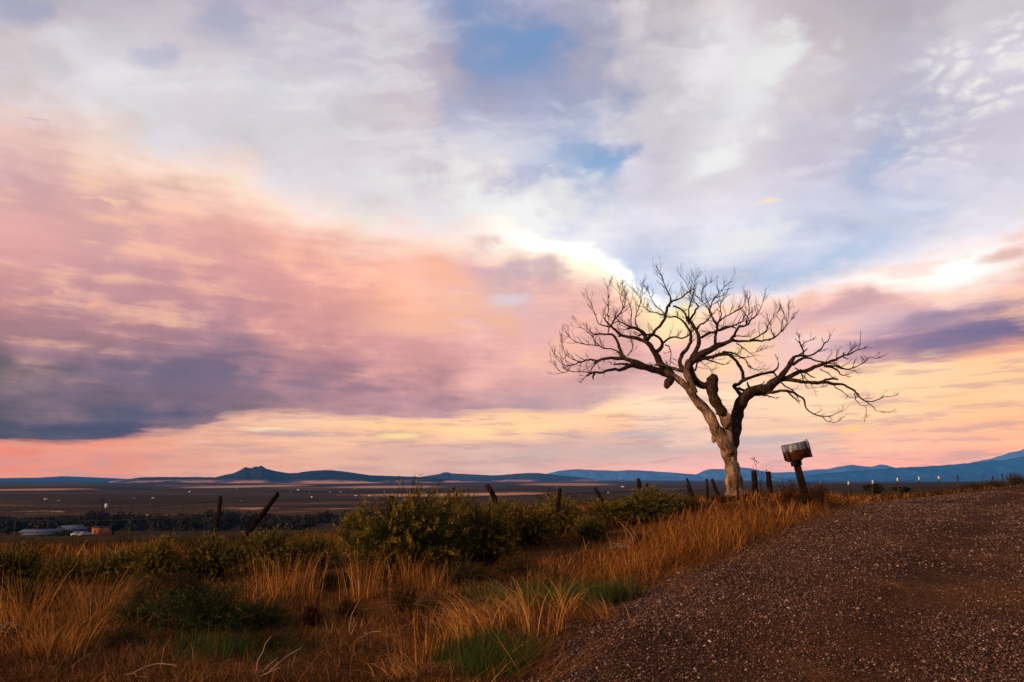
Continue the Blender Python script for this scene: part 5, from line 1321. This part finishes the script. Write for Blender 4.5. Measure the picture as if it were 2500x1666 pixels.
# ------------------------------------------------------------------ trees in the distance
def leaf_tree(name, px, base_py, Y, wpx, top_py, label, group, material='juniper', n=1500, squat=.35, seed=0, bare=False):
    b = at(px, base_py, Y); rg = np.random.default_rng(seed + int(px)); rnd = random.Random(seed + int(px))
    g = gz1(b.x, b.y); top = at(px, top_py, Y).z; H = max(top - g, .5); W = wpx * Y / F / 2
    o = empty(name, (b.x, b.y, g))
    mb = MB(); mb.tube([(0, 0, -.3), (W * .05, 0, H * .3), (0, W * .06, H * .62)], [W * .11, W * .08, W * .03], 7)
    for k in range(5):
        a = k * 1.3; mb.tube([(0, 0, H * .25), (math.cos(a) * W * .4, math.sin(a) * W * .4, H * .5), (math.cos(a) * W * .65, math.sin(a) * W * .65, H * .68)], [W * .05, W * .035, W * .012], 5)
    mb.build('trunk', M['post'], o)
    m_ = 22; c = rg.normal(0, 1, (m_, 3)); c /= np.linalg.norm(c, axis=1)[:, None]; c *= rg.uniform(.3, .78, (m_, 1)); c[:, 2] = c[:, 2] * (1 - squat) * .8
    rr = rg.uniform(.22, .42, m_)
    k = rg.integers(0, m_, n); d = rg.normal(0, 1, (n, 3)); d /= np.linalg.norm(d, axis=1)[:, None]
    p = c[k] + d * (rr[k] * rg.uniform(.55, 1.05, n))[:, None]
    zc_ = (1 - squat) * .8 * .8; p = p / np.abs(p).max(0)
    p = p * [W, W, H * .44] + [0, 0, H * .56]
    s_ = W * .11 * rg.uniform(.6, 1.4, n); u = rg.normal(0, 1, (n, 3)); u /= np.linalg.norm(u, axis=1)[:, None]; v = np.cross(u, d); v /= np.linalg.norm(v, axis=1)[:, None] + 1e-9
    V = np.stack([p - u * s_[:, None], p - v * s_[:, None] * .6, p + u * s_[:, None], p + v * s_[:, None] * .6], 1)
    f = np.arange(n * 4).reshape(-1, 4)
    mesh_np('crown', V.reshape(-1, 3), f.ravel(), np.arange(n) * 4, np.full(n, 4), M[material], False, {'rnd': np.repeat(rg.random(n), 4)}, o)
    tag(o, label, 'tree', group)
gd = 'dark round trees down the slope'
leaf_tree('juniper_tree', 2135, 1211, 62, 50, 1180, 'dark round juniper behind the right fence, larger of the two', gd)
leaf_tree('juniper_tree', 2205, 1209, 66, 42, 1187, 'small dark juniper behind the right fence, right of the round one', gd)
leaf_tree('juniper_tree', 1101, 1240, 200, 50, 1217, 'dark round tree beneath the far utility pole', gd)
leaf_tree('farm_tree', 225, 1292, 262, 62, 1243, 'big black tree behind the lit brick house', gd, n=2200)
leaf_tree('farm_tree', 20, 1300, 262, 70, 1268, 'black tree left of the dark farm roofs', gd)
leaf_tree('farm_tree', 275, 1300, 266, 60, 1262, 'lower black tree right of the lit brick house', gd)

def bare_bush():
    b = at(1362, 1262, 17.5); g = gz1(b.x, b.y); o = empty('bare_bush', (b.x, b.y, g)); random.seed(5)
    H = at(1362, 1190, 17.5).z - g
    for k in range(9):
        a = random.uniform(0, 6.28); sp = random.uniform(.15, .75); store = ([], [])
        p0 = Vector((random.gauss(0, .04), random.gauss(0, .04), -.05)); p1 = p0 + Vector((math.cos(a) * sp * .35, math.sin(a) * sp * .3, H * .55)); p2 = p0 + Vector((math.cos(a) * sp * .75, math.sin(a) * sp * .5, H * random.uniform(.75, .95)))
        pts = [Vector(q[:3]) for q in smooth_path([tuple(p0) + (0,), tuple(p1) + (0,), tuple(p2) + (0,)], .1)]
        mb = MB(); mb.tube(pts, [.022 - .014 * i / len(pts) for i in range(len(pts))], 5); br_ = mb.build('branch', M['twig'], o)
        for i in range(len(pts) // 3, len(pts)):
            for _ in range(4):
                twig_tubes(store, pts[i], Vector((random.gauss(0, 1), random.gauss(0, .8), random.gauss(.3, .6))), random.uniform(.1, .28), .008, 1)
        tag(mesh_faces('twig_spray', store[0], store[1], M['twig'], False, None, br_), kind='stuff')
    tag(o, 'bare black bush with tangled twigs above the green shrubs', 'bush')
bare_bush()

def wood_band():
    rg = np.random.default_rng(4); n_ = 150; V = []; RN = []
    for i in range(n_):
        px = rg.uniform(-260, 930); Y = rg.uniform(290, 380)
        if px > 430: Y = rg.uniform(300, 400)
        X = ray(px, 1250)[0] * Y; g = gz1(X, Y)
        top = at(px, 1249 + 5 * math.sin(px * .02) + rg.uniform(0, 16) + (8 if px < 230 else 0), Y).z
        H = max(top - g, 3.0); W = rg.uniform(3.5, 7.5); n = 230
        d = rg.normal(0, 1, (n, 3)); d /= np.linalg.norm(d, axis=1)[:, None]
        p = d * rg.uniform(.55, 1, (n, 1)) ** .5 * [W, W, H * .5] * (1 + .25 * np.sin(d[:, :1] * 7 + i)) + [X, Y, g + H * .48]
        s_ = rg.uniform(.35, .9, n); u = rg.normal(0, 1, (n, 3)); u /= np.linalg.norm(u, axis=1)[:, None]; v = np.cross(u, d); v /= np.linalg.norm(v, axis=1)[:, None] + 1e-9
        V.append(np.stack([p - u * s_[:, None], p - v * s_[:, None] * .7, p + u * s_[:, None], p + v * s_[:, None] * .7], 1)); RN.append(np.repeat(np.clip(rg.random(n) * .5 + rg.uniform(0, .5), 0, 1), 4))
    V = np.concatenate(V); f = np.arange(len(V) * 4).reshape(-1, 4)
    m = foliage('riverside_wood_leaf', [(0, (.004, .004, .003)), (.6, (.010, .009, .006)), (1, (.028, .020, .013))], .95, 0)
    o = mesh_np('riverside_wood', V.reshape(-1, 3), f.ravel(), np.arange(len(f)) * 4, np.full(len(f), 4), m, False, {'rnd': np.concatenate(RN)})
    tag(o, 'dark continuous belt of riverside trees below the field', 'woods', kind='stuff')
wood_band()

# ------------------------------------------------------------------ farm and far houses
M['roof_metal'] = plain('roof_metal', (.04, .055, .085), .6, 0, .3, .5)
M['roof_dark'] = plain('roof_dark', (.03, .025, .022), .8, 0, .3, .5)
M['adobe'] = plain('adobe', (.20, .07, .03), .9, 0, .2, .4)
M['dark_wall'] = plain('dark_wall', (.030, .022, .018), .9, 0, .3, .5)
M['white_wall'] = plain('white_wall', (.50, .49, .47), .6, 0, .05, .5)
M['glass'] = plain('dark_glass', (.015, .015, .018), .1)
M['car_paint'] = plain('white_car_paint', (.24, .25, .27), .45)
M['rubber'] = plain('rubber', (.01, .01, .01), .8)
def house(name, px, base_py, Y, w, d, h, rise, wall, roof, label, group=None, rot=0.0, cat='house', wins=2, z=None):
    b = at(px, base_py, Y); zz = gz1(b.x, b.y) if z is None else z
    o = empty(name, (b.x, b.y, zz - .1), (0, 0, rot))
    mb = MB(); mb.box((0, 0, h / 2), (w, d, h))
    if rise > .3: mb.add([(-w / 2, -d / 2, h), (w / 2, -d / 2, h), (w / 2, d / 2, h), (-w / 2, d / 2, h), (-w / 2, 0, h + rise), (w / 2, 0, h + rise)], [(0, 3, 4), (1, 5, 2)])
    mb.build('wall', M[wall], o)
    e = .35; mb = MB()
    for sgn in (-1, 1):
        y1 = sgn * (d / 2 + e); z1 = h - e * rise / (d / 2)
        q = [(-w / 2 - e, 0, h + rise), (w / 2 + e, 0, h + rise), (w / 2 + e, y1, z1), (-w / 2 - e, y1, z1)]
        mb.add(q + [(a, b_, c + .16) for a, b_, c in q], [(0, 1, 2, 3), (7, 6, 5, 4), (0, 4, 5, 1), (1, 5, 6, 2), (2, 6, 7, 3), (3, 7, 4, 0)])
    mb.build('roof', M[roof], o)
    for k in range(wins):
        xx = -w / 2 + w * (k + .7) / (wins + .4)
        mb = MB(); mb.box((xx, -d / 2 - .02, h * .55), (w * .09, .06, h * .32)); mb.build('window', M['glass'], o)
    mb = MB(); mb.box((w * .38, -d / 2 - .02, h * .4), (w * .1, .06, h * .78)); mb.build('door', M['dark_wall'], o)
    tag(o, label, cat, group); return o
fy = 250
house('farm_shed', 105, 1309, fy - 6, 12.5, 5, 1.6, .7, 'dark_wall', 'roof_metal', 'long low shed with pale metal roof in the dark farmyard', rot=.12, cat='shed', wins=0)
house('farm_shed', 95, 1311, fy - 14, 8, 3, .8, .4, 'dark_wall', 'roof_metal', 'small lean-to with pale roof before the long low shed', rot=.15, cat='shed', wins=0)
house('farmhouse', 172, 1307, fy, 6.5, 7, 2.2, 1.3, 'dark_wall', 'roof_metal', 'dark gabled farmhouse with pale metal roof between shed and lit house', rot=1.1, wins=1)
house('brick_house', 244, 1306, fy + 2, 3.6, 5, 3.0, .15, 'adobe', 'roof_dark', 'glowing orange adobe house front by the utility pole', rot=.1, wins=2)
house('adobe_house', 212, 1305, fy + 8, 7.5, 5, 2.6, .12, 'dark_wall', 'roof_dark', 'low dark flat-roofed house left of the glowing orange one', wins=2)
def car(px, py, Y, rot, label):
    b = at(px, py, Y); o = empty('parked_car', (b.x, b.y, gz1(b.x, b.y)), (0, 0, rot))
    mb = MB(); mb.prism([(-2.1, .35), (2.1, .35), (2.15, .75), (1.9, .95), (1.0, 1.0), (.45, 1.45), (-1.3, 1.48), (-1.9, 1.0), (-2.15, .85)], (0, -.85, 0), (0, .85, 0), (1, 0, 0), (0, 0, 1)); mb.build('body', M['car_paint'], o)
    mb = MB(); mb.prism([(.82, 1.02), (.40, 1.38), (-1.2, 1.40), (-1.6, 1.03)], (0, -.862, 0), (0, .862, 0), (1, 0, 0), (0, 0, 1)); mb.build('window', M['glass'], o)
    for x in (-1.3, 1.35):
        for y in (-.84, .84):
            mb = MB(); mb.prism([(.33 * math.cos(t), .33 * math.sin(t)) for t in np.linspace(0, 6.28, 13)[:-1]], (x, y - .1, .33), (x, y + .1, .33), (1, 0, 0), (0, 0, 1)); mb.build('wheel', M['rubber'], o)
    tag(o, label, 'car', 'cars in the farmyard')
car(191, 1306, fy - 10, .3, 'white car in the farmyard left of the brighter one')
car(208, 1306, fy - 9, 1.0, 'bright white car parked before the orange adobe house')
def pole(px, base, top, Y, label, transformer):
    b = at(px, base, Y); g = gz1(b.x, b.y); t = at(px + 3, top, Y); o = empty('utility_pole', (b.x, b.y, g)); H = t.z - g; r = .0022 * Y / 3
    mb = MB(); mb.tube([(0, 0, -.5), (t.x - b.x, 0, H)], [r * 1.15, r * .85], 8); mb.build('pole', M['post'], o)
    mb = MB(); mb.box((t.x - b.x, -.1, H - .5), (2.0, .14, .14)); mb.build('crossarm', M['post'], o)
    for x in (-.85, 0, .85):
        mb = MB(); mb.tube([(t.x - b.x + x, -.1, H - .43), (t.x - b.x + x, -.1, H - .3), (t.x - b.x + x, -.1, H - .18)], [.06, .09, .04], 7); mb.build('insulator', M['steel'], o)
    if transformer:
        mb = MB(); mb.tube([(.6, -.1, H - 3.6), (.6, -.1, H - 3.5), (.6, -.1, H - 2.1), (.6, -.1, H - 2.0)], [.3, .42, .42, .3], 10); mb.build('transformer', M['white_wall'], o)
    tag(o, label, 'utility pole', 'utility poles in the valley')
pole(247, 1306, 1216, fy, 'utility pole with pale transformer beside the orange adobe house', True)
pole(1106, 1245, 1188, 196, 'lone utility pole standing out of the dark round tree', False)
hz = [(578,1193),(711,1202),(728,1198),(756,1204),(761,1215),(806,1202),(832,1202),(590,1225),(869,1212),(886,1213),(902,1212),(112,1220),(143,1224),(327,1218),(373,1218),(415,1206),(463,1202),(1521,1190),(1485,1204),(1057,1196)]
HL = ['below the right slope of the twin peaks, highest up', 'left of the close pair under the long hill', 'topmost of the cluster under the long hill', 'right of the topmost one in the cluster under the long hill', 'lowest of the cluster under the long hill', 'left of the last two at the right of the cluster', 'last at the right of the cluster under the long hill',
      'between the two left fence posts, alone and larger', 'leftmost of three on the pale field strip', 'middle of three on the pale field strip', 'rightmost of three on the pale field strip', 'farthest left, above the farm roofs', 'small, just right of the farthest left one', 'wide, midway between utility pole and upright post', 'right of the wide one left of the upright post',
      'farther out left of the upright post, beside a dark spot', 'just left above the upright thin post', 'wide, above the yellow-topped shrub left of its post', 'small, right of the post leaning left', 'left of the lone utility pole']
HL = ['tiny white valley house, ' + q for q in HL]
for i, (px, py) in enumerate(hz):
    k = ray(px, py)[1]; Y = 40.0
    ys = np.linspace(380, 3200, 1500); d = EYE + k * ys - gz(ray(px, py)[0] * ys, ys); j = int(np.argmax(d < 0)); Y = ys[j] if d[j] < 0 else 1500
    w = (2.9 if i not in (7, 11, 13, 17) else 4.6) * Y / F * (0.8 + .3 * (i % 3))
    house('valley_house', px, py, Y, w, w * .7, w * .42, w * .22, 'white_wall', 'roof_metal' if i % 2 else 'white_wall', HL[i], 'white houses scattered over the valley plain', rot=.2 * (i % 5 - 2), wins=1)

# ------------------------------------------------------------------ haze
def build_haze():
    mb = MB(); zb = -45.0; mb.box((0, 0, (HAZE_TOP + zb) / 2), (2 * HAZE_HALF, 2 * HAZE_HALF, HAZE_TOP - zb))
    m = bpy.data.materials.new('haze_air'); m.use_nodes = True; t = m.node_tree; t.nodes.clear()
    v = t.nodes.new('ShaderNodeVolumePrincipled'); o = t.nodes.new('ShaderNodeOutputMaterial')
    v.inputs['Color'].default_value = HAZE_COLOUR + (1,); v.inputs['Density'].default_value = HAZE_DENSITY
    v.inputs['Anisotropy'].default_value = 0.0
    t.links.new(v.outputs[0], o.inputs['Volume'])
    tag(mb.build('haze', m), 'thin blue evening haze over the valley', 'haze', kind='stuff')
build_haze()
